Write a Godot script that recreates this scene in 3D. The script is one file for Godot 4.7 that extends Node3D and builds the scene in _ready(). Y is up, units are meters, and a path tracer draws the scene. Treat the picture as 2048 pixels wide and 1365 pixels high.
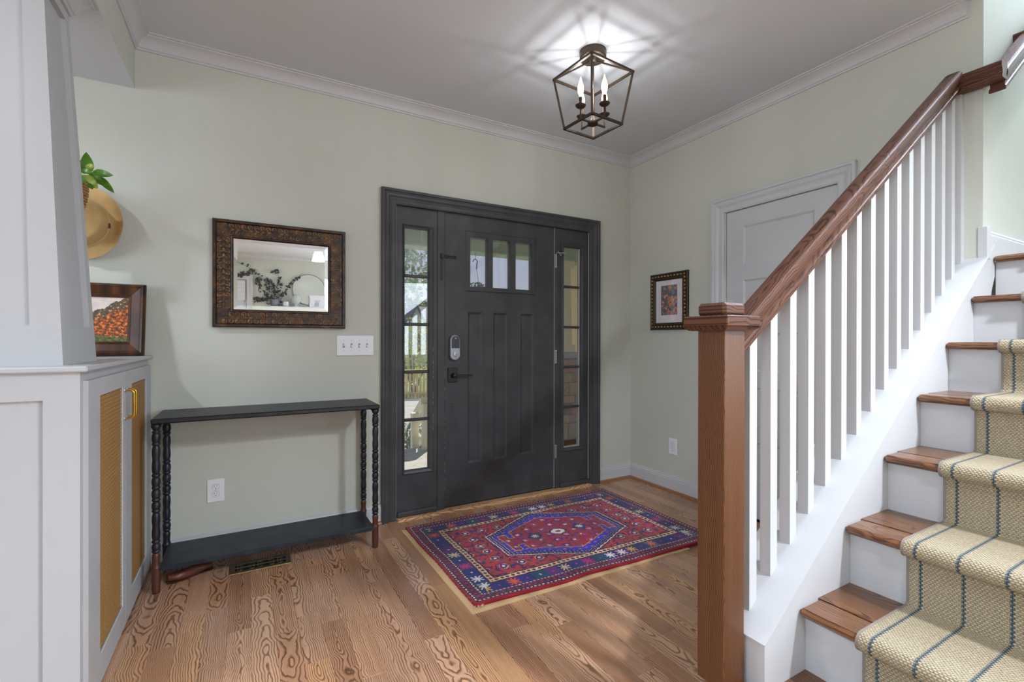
extends Node3D
# An entry hall: x runs along the front-door wall (z = 0), z comes towards the camera, the right-hand wall is x = 0.

const CEIL := 2.695
const PITCH := 0.749          # rise over run of the stair
const SIDE := 1024
var used := {}
var M := {}
var rng := RandomNumberGenerator.new()

# ---------------------------------------------------------------- mesh building
class MB:
	var v := PackedVector3Array()
	var n := PackedVector3Array()
	var t := PackedVector2Array()
	var g := -1            # grain axis, -1: plain planar mapping in metres
	var col := 0.0
	var off := 0.0
	var wid := 0.083
	var org := Vector3.ZERO
	func wood(axis: int, column: int, offset: float, width: float, origin: Vector3) -> MB:
		g = axis
		col = float(column % 8)
		off = offset
		wid = width
		org = origin
		return self
	func uvf(p: Vector3, ax: int) -> Vector2:
		if g < 0:
			return Vector2(p.z, p.y) if ax == 0 else (Vector2(p.x, p.z) if ax == 1 else Vector2(p.x, p.y))
		var o := 3 - g - ax
		if ax == g:
			o = (g + 1) % 3
		return Vector2((col + clampf((p[o] - org[o]) / wid, 0.012, 0.988)) / 8.0, p[g] / 1.33 + off)
	func vert(p: Vector3, nn: Vector3, uv: Vector2) -> void:
		v.push_back(p)
		n.push_back(nn)
		t.push_back(uv)
	func tri(a: Vector3, b: Vector3, c: Vector3, ua := Vector2.ZERO, ub := Vector2.ZERO, uc := Vector2.ZERO) -> void:
		var nn := (b - a).cross(c - a).normalized()
		vert(a, nn, ua)
		vert(c, nn, uc)
		vert(b, nn, ub)
	func quad(a: Vector3, b: Vector3, c: Vector3, d: Vector3, ua := Vector2.ZERO, ub := Vector2.ZERO, uc := Vector2.ZERO, ud := Vector2.ZERO) -> void:
		tri(a, b, c, ua, ub, uc)
		tri(a, c, d, ua, uc, ud)
	func qn(a: Vector3, b: Vector3, c: Vector3, d: Vector3, want: Vector3) -> void:
		var nn := (b - a).cross(c - a)
		if nn.length_squared() < 1e-16:
			nn = (c - a).cross(d - a)
		var ax := 0
		var aa := nn.abs()
		if aa.y >= aa.x and aa.y >= aa.z:
			ax = 1
		elif aa.z >= aa.x:
			ax = 2
		if nn.dot(want) >= 0.0:
			quad(a, b, c, d, uvf(a, ax), uvf(b, ax), uvf(c, ax), uvf(d, ax))
		else:
			quad(a, d, c, b, uvf(a, ax), uvf(d, ax), uvf(c, ax), uvf(b, ax))
	func box(lo: Vector3, hi: Vector3, ch := 0.0) -> MB:
		var mid := (lo + hi) / 2
		var h := (hi - lo) / 2
		ch = minf(ch, minf(h.x, minf(h.y, h.z)) * 0.9)
		for ax in 3:
			var b := (ax + 1) % 3
			var c := (ax + 2) % 3
			for s in [-1.0, 1.0]:
				var q := []
				for k in [[-1, -1], [1, -1], [1, 1], [-1, 1]]:
					var p := mid
					p[ax] += s * h[ax]
					p[b] += k[0] * (h[b] - ch)
					p[c] += k[1] * (h[c] - ch)
					q.append(p)
				var w := Vector3.ZERO
				w[ax] = s
				qn(q[0], q[1], q[2], q[3], w)
			if ch > 0.0:
				for s in [-1.0, 1.0]:
					for r in [-1.0, 1.0]:
						var q := []
						for k in [[0, -1], [0, 1], [1, 1], [1, -1]]:
							var p := mid
							p[ax] += k[1] * (h[ax] - ch)
							p[b] += s * (h[b] - (ch if k[0] == 0 else 0.0))
							p[c] += r * (h[c] - (0.0 if k[0] == 0 else ch))
							q.append(p)
						var w := Vector3.ZERO
						w[b] = s
						w[c] = r
						qn(q[0], q[1], q[2], q[3], w)
		if ch > 0.0:
			for sx in [-1.0, 1.0]:
				for sy in [-1.0, 1.0]:
					for sz in [-1.0, 1.0]:
						var s := Vector3(sx, sy, sz)
						var a := mid + s * (h - Vector3(0, ch, ch))
						var b := mid + s * (h - Vector3(ch, 0, ch))
						var c := mid + s * (h - Vector3(ch, ch, 0))
						if (b - a).cross(c - a).dot(s) > 0:
							tri(a, b, c, uvf(a, 0), uvf(b, 0), uvf(c, 0))
						else:
							tri(a, c, b, uvf(a, 0), uvf(c, 0), uvf(b, 0))
		return self
	# a box given by eight corners: bottom four (ccw from above) and top four
	func hexa(b: Array, u: Array) -> MB:
		var mid := Vector3.ZERO
		for p in b + u:
			mid += p / 8.0
		var faces := [[b[0], b[1], b[2], b[3]], [u[0], u[1], u[2], u[3]]]
		for i in 4:
			var j := (i + 1) % 4
			faces.append([b[i], b[j], u[j], u[i]])
		for f in faces:
			qn(f[0], f[1], f[2], f[3], (f[0] + f[1] + f[2] + f[3]) / 4.0 - mid)
		return self
	func at(ax: int, a: float, b: float, c: float) -> Vector3:
		return Vector3(c, b, a) if ax == 0 else (Vector3(a, c, b) if ax == 1 else Vector3(a, b, c))
	# a slab across axis ax from c0 to c1 over r = [a0, a1, b0, b1], with rectangular holes
	func plate(ax: int, c0: float, c1: float, r: Array, holes := []) -> MB:
		var xs := [r[0], r[1]]
		var ys := [r[2], r[3]]
		for k in holes:
			xs += [clampf(k[0], r[0], r[1]), clampf(k[1], r[0], r[1])]
			ys += [clampf(k[2], r[2], r[3]), clampf(k[3], r[2], r[3])]
		xs.sort()
		ys.sort()
		var solid := func(i: int, j: int) -> bool:
			if i < 0 or j < 0 or i >= xs.size() - 1 or j >= ys.size() - 1:
				return false
			var x: float = (xs[i] + xs[i + 1]) / 2
			var y: float = (ys[j] + ys[j + 1]) / 2
			for k in holes:
				if x > k[0] and x < k[1] and y > k[2] and y < k[3]:
					return false
			return true
		for i in xs.size() - 1:
			for j in ys.size() - 1:
				if xs[i + 1] - xs[i] < 1e-6 or ys[j + 1] - ys[j] < 1e-6 or not solid.call(i, j):
					continue
				var A: float = xs[i]
				var B: float = xs[i + 1]
				var C: float = ys[j]
				var D: float = ys[j + 1]
				for s in [[c0, -1.0], [c1, 1.0]]:
					qn(at(ax, A, C, s[0]), at(ax, B, C, s[0]), at(ax, B, D, s[0]), at(ax, A, D, s[0]), at(ax, 0, 0, s[1]))
				var ii := i - 1
				while ii >= 0 and xs[ii + 1] - xs[ii] < 1e-6:
					ii -= 1
				if not solid.call(ii, j):
					qn(at(ax, A, C, c0), at(ax, A, D, c0), at(ax, A, D, c1), at(ax, A, C, c1), at(ax, -1, 0, 0))
				ii = i + 1
				while ii < xs.size() - 1 and xs[ii + 1] - xs[ii] < 1e-6:
					ii += 1
				if not solid.call(ii, j):
					qn(at(ax, B, C, c0), at(ax, B, D, c0), at(ax, B, D, c1), at(ax, B, C, c1), at(ax, 1, 0, 0))
				var jj := j - 1
				while jj >= 0 and ys[jj + 1] - ys[jj] < 1e-6:
					jj -= 1
				if not solid.call(i, jj):
					qn(at(ax, A, C, c0), at(ax, B, C, c0), at(ax, B, C, c1), at(ax, A, C, c1), at(ax, 0, -1, 0))
				jj = j + 1
				while jj < ys.size() - 1 and ys[jj + 1] - ys[jj] < 1e-6:
					jj += 1
				if not solid.call(i, jj):
					qn(at(ax, A, D, c0), at(ax, B, D, c0), at(ax, B, D, c1), at(ax, A, D, c1), at(ax, 0, 1, 0))
		return self
	# four sloping faces between an outer rectangle at depth co and an inner one at depth ci
	func bevel(ax: int, o: Array, i: Array, co: float, ci: float, face := 1.0) -> MB:
		var P := [[0, 2], [1, 2], [1, 3], [0, 3]]
		for k in 4:
			var l := (k + 1) % 4
			qn(at(ax, o[P[k][0]], o[P[k][1]], co), at(ax, o[P[l][0]], o[P[l][1]], co), at(ax, i[P[l][0]], i[P[l][1]], ci), at(ax, i[P[k][0]], i[P[k][1]], ci), at(ax, 0, 0, face))
		return self
	# smooth surface over rows of points; ring: the points of a row close up
	func grid(rows: Array, ring := true, flip := false, cap0 := false, cap1 := false, us := 1.0, vs := 1.0) -> MB:
		var m: int = rows[0].size()
		var k: int = rows.size()
		var nr := []
		for j in k:
			var line := PackedVector3Array()
			for i in m:
				var a: Vector3 = rows[j][(i + 1) % m if ring else mini(i + 1, m - 1)]
				var b: Vector3 = rows[j][(i - 1 + m) % m if ring else maxi(i - 1, 0)]
				var c: Vector3 = rows[mini(j + 1, k - 1)][i]
				var d: Vector3 = rows[maxi(j - 1, 0)][i]
				var q := (a - b).cross(c - d)
				line.push_back((-q if flip else q).normalized())
			nr.append(line)
		for j in k - 1:
			for i in (m if ring else m - 1):
				var i2 := (i + 1) % m
				var id := [[j, i, i], [j, i2, i + 1], [j + 1, i2, i + 1], [j + 1, i, i]]
				for q in ([0, 2, 1, 0, 3, 2] if not flip else [0, 1, 2, 0, 2, 3]):
					var e: Array = id[q]
					vert(rows[e[0]][e[1]], nr[e[0]][e[1]], Vector2(us * e[2] / m, vs * e[0] / (k - 1)))
		for c in [[cap0, 0], [cap1, k - 1]]:
			if c[0]:
				var mid := Vector3.ZERO
				for p in rows[c[1]]:
					mid += p / m
				for i in m:
					var a: Vector3 = rows[c[1]][i]
					var b: Vector3 = rows[c[1]][(i + 1) % m]
					if (c[1] == 0) != flip:
						tri(mid, b, a)
					else:
						tri(mid, a, b)
		return self
	# profile: (radius, height) pairs turned about a vertical axis
	func lathe(o: Vector3, prof: Array, seg := 16, bas := Basis.IDENTITY, sx := 1.0, sz := 1.0) -> MB:
		var rows := []
		for p in prof:
			var line := PackedVector3Array()
			for i in seg:
				var a := -TAU * i / seg
				line.push_back(o + bas * Vector3(cos(a) * p[0] * sx, p[1], sin(a) * p[0] * sz))
			rows.append(line)
		return grid(rows)
	func tube(pts: Array, r: float, seg := 8, r1 := -1.0) -> MB:
		var rows := []
		var up := Vector3.UP
		for j in pts.size():
			var d: Vector3 = (pts[mini(j + 1, pts.size() - 1)] - pts[maxi(j - 1, 0)]).normalized()
			if absf(d.dot(up)) > 0.95:
				up = Vector3.RIGHT if absf(d.x) < 0.9 else Vector3.BACK
			var a := d.cross(up).normalized()
			var b := a.cross(d)
			up = b
			var rad := r if r1 < 0 else lerpf(r, r1, float(j) / (pts.size() - 1))
			var line := PackedVector3Array()
			for i in seg:
				line.push_back(pts[j] + (a * cos(TAU * i / seg) + b * sin(TAU * i / seg)) * rad)
			rows.append(line)
		return grid(rows, true, true, true, true)
	# a closed profile carried through frames (basis.x and .y span the profile); flat faces
	func sweep(prof: Array, frames: Array, caps := true, closed := true, wood_uv := false) -> MB:
		var k := prof.size()
		var area := 0.0
		for i in k:
			area += prof[i].x * prof[(i + 1) % k].y - prof[(i + 1) % k].x * prof[i].y
		var f0: Transform3D = frames[0]
		var dir: Vector3 = (frames[1].origin - f0.origin)
		var flip := (f0.basis.x.cross(f0.basis.y).dot(dir) < 0) != (area < 0)
		var path := 0.0
		for j in frames.size() - 1:
			var A: Transform3D = frames[j]
			var B: Transform3D = frames[j + 1]
			var step := A.origin.distance_to(B.origin)
			var s := 0.0
			for i in (k if closed else k - 1):
				var p: Vector2 = prof[i]
				var q: Vector2 = prof[(i + 1) % k]
				var a := A.origin + A.basis.x * p.x + A.basis.y * p.y
				var b := A.origin + A.basis.x * q.x + A.basis.y * q.y
				var c := B.origin + B.basis.x * q.x + B.basis.y * q.y
				var d := B.origin + B.basis.x * p.x + B.basis.y * p.y
				var e := s + p.distance_to(q)
				var u0 := Vector2((col + 0.02 + fmod(s, 0.079) / wid) / 8.0, path / 1.33 + off)
				var u1 := Vector2((col + 0.02 + minf(fmod(s, 0.079) + e - s, 0.08) / wid) / 8.0, path / 1.33 + off)
				var dv := Vector2(0, step / 1.33)
				if not wood_uv:
					u0 = Vector2(s, path)
					u1 = Vector2(e, path)
					dv = Vector2(0, step)
				if flip:
					quad(a, d, c, b, u0, u0 + dv, u1 + dv, u1)
				else:
					quad(a, b, c, d, u0, u1, u1 + dv, u0 + dv)
				s = e
			path += step
		if caps:
			var pp := PackedVector2Array(prof)
			var idx := Geometry2D.triangulate_polygon(pp)
			for e in [[frames[0], 1.0], [frames[-1], -1.0]]:
				var F: Transform3D = e[0]
				for i in range(0, idx.size(), 3):
					var a := F.origin + F.basis.x * pp[idx[i]].x + F.basis.y * pp[idx[i]].y
					var b := F.origin + F.basis.x * pp[idx[i + 1]].x + F.basis.y * pp[idx[i + 1]].y
					var c := F.origin + F.basis.x * pp[idx[i + 2]].x + F.basis.y * pp[idx[i + 2]].y
					if ((b - a).cross(c - a)).dot(dir) * e[1] > 0:
						tri(a, c, b)
					else:
						tri(a, b, c)
		return self
	func mesh() -> ArrayMesh:
		var arr := []
		arr.resize(Mesh.ARRAY_MAX)
		arr[Mesh.ARRAY_VERTEX] = v
		arr[Mesh.ARRAY_NORMAL] = n
		arr[Mesh.ARRAY_TEX_UV] = t
		var m := ArrayMesh.new()
		m.add_surface_from_arrays(Mesh.PRIMITIVE_TRIANGLES, arr)
		return m

func mb() -> MB:
	return MB.new()

# ---------------------------------------------------------------- nodes
func put(o: Node3D, called: String, parent: Node = self) -> Node3D:
	var key := str(parent.get_instance_id()) + called
	var k: int = used.get(key, 0)
	used[key] = k + 1
	o.name = called if k == 0 else "%s_%03d" % [called, k]
	parent.add_child(o, true)
	return o

func obj(called: String, b, m: Material, parent: Node = self, local := false) -> MeshInstance3D:
	var o := MeshInstance3D.new()
	o.mesh = b.mesh() if b is MB else b
	o.material_override = m
	put(o, called, parent)
	if not local:
		o.position = -base_of(parent)
	return o

# where a thing's base stands, so that parts given in the room's own measures land where they belong
func base_of(parent: Node) -> Vector3:
	var p := Vector3.ZERO
	while parent != self and parent is Node3D:
		p += parent.position
		parent = parent.get_parent()
	return p

func tag(o: Node, label: String, category: String, group := "", kind := "") -> Node:
	o.set_meta("label", label)
	o.set_meta("category", category)
	if group:
		o.set_meta("group", group)
	if kind:
		o.set_meta("kind", kind)
	return o

func thing(called: String, at: Vector3, label: String, category: String, group := "") -> Node3D:
	var o := Node3D.new()
	o.position = at
	put(o, called)
	tag(o, label, category, group)
	return o

func struct(called: String, b, m: Material, label: String, category: String) -> MeshInstance3D:
	var o := obj(called, b, m)
	tag(o, label, category, "", "structure")
	return o

func many(called: String, m: Mesh, mat: Material, xf: Array, parent: Node, cols := []) -> MultiMeshInstance3D:
	var mm := MultiMesh.new()
	mm.transform_format = MultiMesh.TRANSFORM_3D
	mm.use_colors = cols.size() > 0
	mm.mesh = m
	mm.instance_count = xf.size()
	for i in xf.size():
		mm.set_instance_transform(i, xf[i])
		if cols.size():
			mm.set_instance_color(i, cols[i])
	var o := MultiMeshInstance3D.new()
	o.multimesh = mm
	o.material_override = mat
	put(o, called, parent)
	o.set_meta("kind", "stuff")
	return o

func frame(o: Vector3, x: Vector3, y: Vector3) -> Transform3D:
	return Transform3D(Basis(x, y, Vector3.BACK), o)

# a moulding: profile (x: out from the wall, y: up) from p0 to p1; m0, m1 shear the ends for mitres (per unit of x)
func mould(b: MB, prof: Array, p0: Vector3, p1: Vector3, out: Vector3, up: Vector3, m0 := 0.0, m1 := 0.0, by_y := false, wood := false) -> MB:
	var d := (p1 - p0).normalized()
	if by_y:
		b.sweep(prof, [frame(p0, out, up + d * m0), frame(p1, out, up + d * m1)], true, true, wood)
	else:
		b.sweep(prof, [frame(p0, out + d * m0, up), frame(p1, out + d * m1, up)], true, true, wood)
	return b

func V(x: float, y: float, z: float) -> Vector3:
	return Vector3(x, y, z)

func rgb(r: float, g: float, b: float) -> Color:
	return Color(r / 255.0, g / 255.0, b / 255.0)

func mat(c: Color, rough := 0.6, metal := 0.0, spec := 0.5) -> StandardMaterial3D:
	var m := StandardMaterial3D.new()
	m.albedo_color = c
	m.roughness = rough
	m.metallic = metal
	m.metallic_specular = spec
	return m

func tex(im: Image) -> ImageTexture:
	return ImageTexture.create_from_image(im)

func noise(freq: float, seed_: int, oct := 4) -> FastNoiseLite:
	var f := FastNoiseLite.new()
	f.noise_type = FastNoiseLite.TYPE_SIMPLEX_SMOOTH
	f.frequency = freq
	f.seed = seed_
	f.fractal_octaves = oct
	return f

# a colour-ramped seamless noise
func ramp_tex(freq: float, seed_: int, cols: Array, w := 256, stretch := 1.0) -> ImageTexture:
	var im := noise(freq, seed_).get_seamless_image(w, int(w / stretch))
	im.convert(Image.FORMAT_L8)
	if stretch != 1.0:
		im.resize(w, w, Image.INTERPOLATE_CUBIC)
	var d := im.get_data()
	var g := Gradient.new()
	g.offsets = PackedFloat32Array(cols.map(func(c): return c[0]))
	g.colors = PackedColorArray(cols.map(func(c): return c[1]))
	var lut := []
	for i in 256:
		lut.append(g.sample(i / 255.0))
	var o := PackedByteArray()
	o.resize(w * w * 3)
	for i in w * w:
		var c: Color = lut[d[i]]
		o[i * 3] = int(c.r * 255)
		o[i * 3 + 1] = int(c.g * 255)
		o[i * 3 + 2] = int(c.b * 255)
	return tex(Image.create_from_data(w, w, false, Image.FORMAT_RGB8, o))

func tri_mat(m: StandardMaterial3D, t: Texture2D, scale: float, bump := 0.0, bump_tex: Texture2D = null) -> StandardMaterial3D:
	if t:
		m.albedo_texture = t
	m.uv1_triplanar = true
	m.uv1_world_triplanar = true
	m.uv1_scale = Vector3.ONE * scale
	if bump > 0.0:
		m.heightmap_enabled = true
		m.heightmap_texture = bump_tex
		m.heightmap_scale = bump
	return m

# ---------------------------------------------------------------- surfaces
# eight boards of red oak side by side, each 83 mm wide and 1.33 m long: growth rings cut flat or on the quarter
func oak_image() -> Image:
	var loc_im := noise(0.02, 5, 3).get_image(SIDE, 64)
	loc_im.resize(SIDE, SIDE, Image.INTERPOLATE_CUBIC)
	var wob_im := noise(0.012, 15, 3).get_image(SIDE, 256)
	wob_im.resize(SIDE, SIDE, Image.INTERPOLATE_CUBIC)
	var pore_im := noise(0.35, 9, 2).get_image(SIDE, 40)
	pore_im.resize(SIDE, SIDE, Image.INTERPOLATE_CUBIC)
	var loc := loc_im.get_data()
	var wob := wob_im.get_data()
	var pore := pore_im.get_data()
	var st0 := loc_im.get_data_size() / (SIDE * SIDE)
	var o := PackedByteArray()
	o.resize(SIDE * SIDE * 3)
	# centre of the arches, depth at the middle, slope along the board, ring spacing (mm)
	var P := [[4.0, 0.0, 0.085, 8.0, 620], [-60.0, 34.0, 0.01, 5.4, 400], [-6.0, 3.0, 0.06, 7.2, 300], [90.0, 20.0, 0.012, 4.6, 700], [10.0, -2.0, 0.11, 9.0, 760], [-34.0, 22.0, 0.03, 6.6, 500], [2.0, 1.0, 0.045, 6.4, 1000], [70.0, 60.0, 0.02, 5.8, 200]]
	var wv := noise(0.006, 77, 3)
	for k in 8:
		var q: Array = P[k]
		for j in SIDE:
			var vv := j * 1.3
			var d: float = q[1] + (vv - q[4]) * q[2] + wv.get_noise_2d(vv, k * 900.0) * 9.0
			var cu: float = q[0] + wv.get_noise_2d(vv * 0.7, k * 700.0 + 300.0) * 14.0
			for i in 128:
				var at := j * SIDE + k * 128 + i
				var u := (i / 128.0 - 0.5) * 83.0 - cu
				var r := sqrt(u * u + d * d) + (loc[at * st0] - 128) * 0.014 + (wob[at * st0] - 128) * 0.014
				var x: float = r / q[3]
				var f := x - floorf(x)
				var line := 0.0
				if f < 0.42:
					line = 1.0 - f / 0.42
					line = line * line * (3.0 - 2.0 * line)
				elif f > 0.9:
					line = (f - 0.9) / 0.1
				var po := pore[at * st0] / 255.0
				var dk := clampf(line * (0.30 + 1.0 * po), 0.0, 1.0) * 0.86 + (0.5 - po) * 0.16 + (loc[at * st0] - 128) * 0.0007
				o[at * 3] = int(clampf(246 - 138 * dk, 0, 255))
				o[at * 3 + 1] = int(clampf(246 - 162 * dk, 0, 255))
				o[at * 3 + 2] = int(clampf(246 - 180 * dk, 0, 255))
	return Image.create_from_data(SIDE, SIDE, false, Image.FORMAT_RGB8, o)

func oak(m: StandardMaterial3D, t: Texture2D, bump := 0.015) -> StandardMaterial3D:
	m.albedo_texture = t
	m.heightmap_enabled = true
	m.heightmap_texture = t
	m.heightmap_scale = bump
	return m

func star8(x: float, y: float, r: float) -> bool:
	x = absf(x) / r
	y = absf(y) / r
	if x > 1 or y > 1:
		return false
	return (x < 0.16) or (y < 0.16) or absf(x - y) < 0.2 and x + y < 1.7 or x + y < 0.45

# the rug's woven design; s along the long side, t across, both from the middle, in metres
func rug_image(w: int, h: int, L: float, W: float) -> Image:
	var im := Image.create(w, h, false, Image.FORMAT_RGB8)
	var red := rgb(172, 14, 46)
	var brick := rgb(188, 30, 38)
	var wine := rgb(104, 8, 44)
	var navy := rgb(22, 26, 112)
	var blue := rgb(26, 42, 196)
	var ink := rgb(20, 14, 34)
	var cream := rgb(222, 196, 158)
	var white := rgb(226, 216, 214)
	var teal := rgb(8, 66, 96)
	var plum := rgb(86, 20, 110)
	var gold := rgb(216, 164, 32)
	var orange := rgb(214, 92, 48)
	var pink := rgb(190, 36, 110)
	var olive := rgb(96, 84, 62)
	var mot := [white, teal, plum, orange, navy, gold, plum, white, teal, pink, navy, cream]
	var jit := noise(0.035, 31, 2)
	for py in h:
		for px in w:
			var s := ((px + 0.5) / w - 0.5) * L
			var t := ((py + 0.5) / h - 0.5) * W
			s += jit.get_noise_2d(px, py) * 0.004
			t += jit.get_noise_2d(px + 500.0, py) * 0.004
			var ds := L / 2 - absf(s)
			var dt := W / 2 - absf(t)
			var d := minf(ds, dt)
			var run := s if dt < ds else t      # along the border
			var c := red
			if d < 0.014:
				c = rgb(140, 14, 40)
			elif d < 0.024:
				c = white if fposmod(run, 0.022) < 0.012 and d > 0.017 else ink
			elif d < 0.062:
				c = wine
				var e := d - 0.043
				var q := fposmod(run, 0.034) - 0.017
				if absf(e) + absf(q) < 0.011:
					c = navy
				elif absf(e) + absf(absf(q) - 0.017) < 0.008:
					c = red
				elif absf(e) > 0.016:
					c = ink
			elif d < 0.070:
				c = white if fposmod(run, 0.02) < 0.010 else wine
			elif d < 0.148:
				var cell := int(floorf((run + 5.0) / 0.074))
				var q := fposmod(run + 5.0, 0.074) - 0.037
				var e := d - 0.109
				var kind: Color = mot[(cell * 5 + (3 if dt < ds else 0)) % 12]
				var ground := navy if cell % 3 else plum
				if cell % 5 == 2:
					ground = teal
				c = ground
				if kind != teal and kind != navy and kind != plum:
					if star8(q, e, 0.030):
						c = kind
				elif absf(q) + absf(e) < 0.008:
					c = pink if cell % 2 else white
				if absf(absf(e) - 0.037) < 0.003:
					c = ink
			elif d < 0.182:
				var e := d - 0.165
				c = cream
				var q := fposmod(run, 0.030) - 0.015
				if absf(e) + absf(q) * 0.85 < 0.0105:
					c = rgb(110, 20, 40) if absf(e) + absf(q) > 0.004 else ink
				if absf(e) > 0.0145:
					c = wine
			else:
				var a := absf(s)
				var b := absf(t)
				var hx := L / 2 - 0.182
				var hy := W / 2 - 0.182
				# the big medallion: an upright hexagon with points at top and bottom
				var mx := 0.415
				var edge := minf(mx - a, (hy - 0.004) - b - a * 0.48 + 0.02)
				var zz := absf(fposmod(s * 1.0 + t * 1.0, 0.02) - 0.01) * 0.7
				if edge > 0.0:
					if edge < 0.012:
						c = white if edge < 0.004 + zz * 0.9 else navy
					elif edge < 0.045:
						c = ink if edge < 0.022 else navy
						if fposmod(s + 3.0, 0.02) < 0.006 and fposmod(edge, 0.016) < 0.006:
							c = white if edge > 0.018 else pink
					else:
						c = blue
						# inner crimson field with hooked ends
						var inx := 0.27
						var ie := minf(inx - a, hy - 0.075 - b - a * 0.44)
						if a > 0.26 and a < 0.355 and b < 0.055:
							ie = maxf(ie, minf(0.355 - a, 0.05 - b))
						if a > 0.30 and a < 0.355 and b < 0.11:
							ie = maxf(ie, minf(0.355 - a, minf(a - 0.30, 0.11 - b)))
						if ie > 0.0:
							c = gold if ie < 0.0055 else red
							if ie >= 0.0055:
								var q := Vector2(fposmod(s + 3.0, 0.085) - 0.0425, fposmod(t + 3.0 + 0.0425 * (int(floorf((s + 3.0) / 0.085)) % 2), 0.085) - 0.0425)
								var rr := q.length()
								var w2 := jit.get_noise_2d(s * 900.0, t * 900.0)
								if star8(q.x, q.y, 0.014):
									c = white if w2 > -0.1 else pink
								elif absf(rr - 0.024) < 0.0045:
									c = [navy, olive, pink][int(absf(s * 13.0 + t * 7.0)) % 3] if w2 > -0.25 else red
								elif w2 > 0.42:
									c = blue
								elif w2 < -0.40:
									c = rgb(60, 24, 40)
								# centre rosette
								var cc := maxf(a * 0.9, b * 1.1) + minf(a, b) * 0.5
								if cc < 0.052:
									c = ink if cc > 0.043 or cc < 0.010 else (white if cc > 0.016 else red)
								elif absf(a - 0.16) + b < 0.055:
									c = navy if absf(a - 0.16) + b > 0.035 else (white if star8(a - 0.16, b, 0.022) else olive)
						else:
							var q := Vector2(fposmod(s + t * 0.3 + 3.0, 0.042) - 0.021, fposmod(t + 3.0, 0.036) - 0.018)
							if absf(q.x) * 0.6 + absf(q.y) < 0.0085:
								c = orange
								if absf(q.x) + absf(q.y) < 0.003:
									c = pink
				else:
					# the four corners: red with angular flowers
					c = brick
					var q := Vector2(fposmod(a - 0.02, 0.105) - 0.0525, fposmod(b + 0.01, 0.098) - 0.049)
					var rr := maxf(absf(q.x), absf(q.y)) + minf(absf(q.x), absf(q.y)) * 0.45
					var w2 := jit.get_noise_2d(a * 700.0, b * 700.0 + 90.0)
					if rr < 0.010:
						c = white
					elif rr < 0.022:
						c = navy if w2 > -0.15 else teal
					elif rr < 0.027:
						c = pink if w2 > 0 else cream
					elif absf(rr - 0.043) < 0.0045:
						c = [ink, navy, olive, teal][int(a * 19.0 + b * 31.0) % 4] if w2 > -0.2 else brick
					elif w2 > 0.33:
						c = navy
					elif w2 < -0.42:
						c = olive
					if edge > -0.012 and edge < -0.007:
						c = ink
					if hx - a < 0.006 or hy - b < 0.006:
						c = ink
			# abrash: bands of slightly different dye
			var sh := 1.0 + jit.get_noise_2d(px * 0.15, 7.0) * 0.18 + jit.get_noise_2d(px * 7.0, py * 7.0) * 0.12
			im.set_pixel(px, py, Color(c.r * sh, c.g * sh, c.b * sh))
	return im

# flat-woven stair runner: chunky basket weave; u across (one stripe space, 92.5 mm), v along
func runner_images() -> Array:
	var w := 128
	var im := Image.create(w, w, false, Image.FORMAT_RGB8)
	var bu := Image.create(w, w, false, Image.FORMAT_L8)
	var nz := noise(0.08, 44, 3)
	for y in w:
		for x in w:
			var cx := x / 12.8
			var cy := y / 8.0
			var row := int(cy)
			var ox := cx + (0.5 if row % 2 else 0.0)
			var fx := ox - floorf(ox) - 0.5
			var fy := cy - row - 0.5
			var bump := clampf(1.0 - (fx * fx * 3.4 + fy * fy * 2.6), 0, 1)
			var sh := 0.72 + 0.28 * bump + nz.get_noise_2d(x, y) * 0.12
			var c := rgb(206, 194, 168) * sh
			var sx := 64 + (2 if row % 2 else -2)
			if absi(x - sx) < 5 and fy < 0.42:
				c = rgb(92, 110, 122) * (0.7 + 0.4 * bump)
			im.set_pixel(x, y, c)
			bu.set_pixel(x, y, Color(bump, bump, bump))
	return [tex(im), tex(bu)]

# an autumn hillside under a pale sky, with a white fall on the left
func landscape_image() -> Image:
	var w := 256
	var h := 192
	var im := Image.create(w, h, false, Image.FORMAT_RGB8)
	var nz := noise(0.03, 3, 4)
	var fine := noise(0.075, 8, 3)
	for y in h:
		for x in w:
			var u := float(x) / w
			var v := float(y) / h
			var sky := rgb(222, 206, 186).lerp(rgb(200, 190, 190), clampf(0.5 + nz.get_noise_2d(x * 0.6, y * 2.0), 0, 1))
			var c := sky
			var r1 := 0.50 - (u - 0.45) * 0.98 + nz.get_noise_2d(x * 1.2, 3.0) * 0.05
			if v > r1:
				var f := fine.get_noise_2d(x, y)
				c = rgb(70, 72, 66).lerp(rgb(110, 84, 58), clampf(0.4 + f * 1.3, 0, 1))
				if v > r1 + 0.13 + 0.1 * u + f * 0.08:
					c = rgb(196, 92, 26).lerp(rgb(110, 52, 24), clampf(0.5 + f * 1.6, 0, 1))
				if f > 0.3:
					c = rgb(60, 56, 40)
				elif f < -0.36:
					c = rgb(222, 140, 50)
			if v > 0.86 + nz.get_noise_2d(x * 2.0, 60.0) * 0.1:
				c = rgb(58, 74, 38).lerp(rgb(120, 110, 50), clampf(0.5 + fine.get_noise_2d(x, y) * 1.5, 0, 1))
			var fall := 0.52 + 0.09 * (v - 0.5) + nz.get_noise_2d(9.0, y * 2.0) * 0.03
			if v > 0.55 and absf(u - fall) < 0.02 + 0.12 * (v - 0.55):
				c = rgb(226, 208, 196).lerp(rgb(196, 170, 160), clampf(0.5 + fine.get_noise_2d(x * 2.0, y * 0.4), 0, 1))
			im.set_pixel(x, y, c)
	return im

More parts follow.
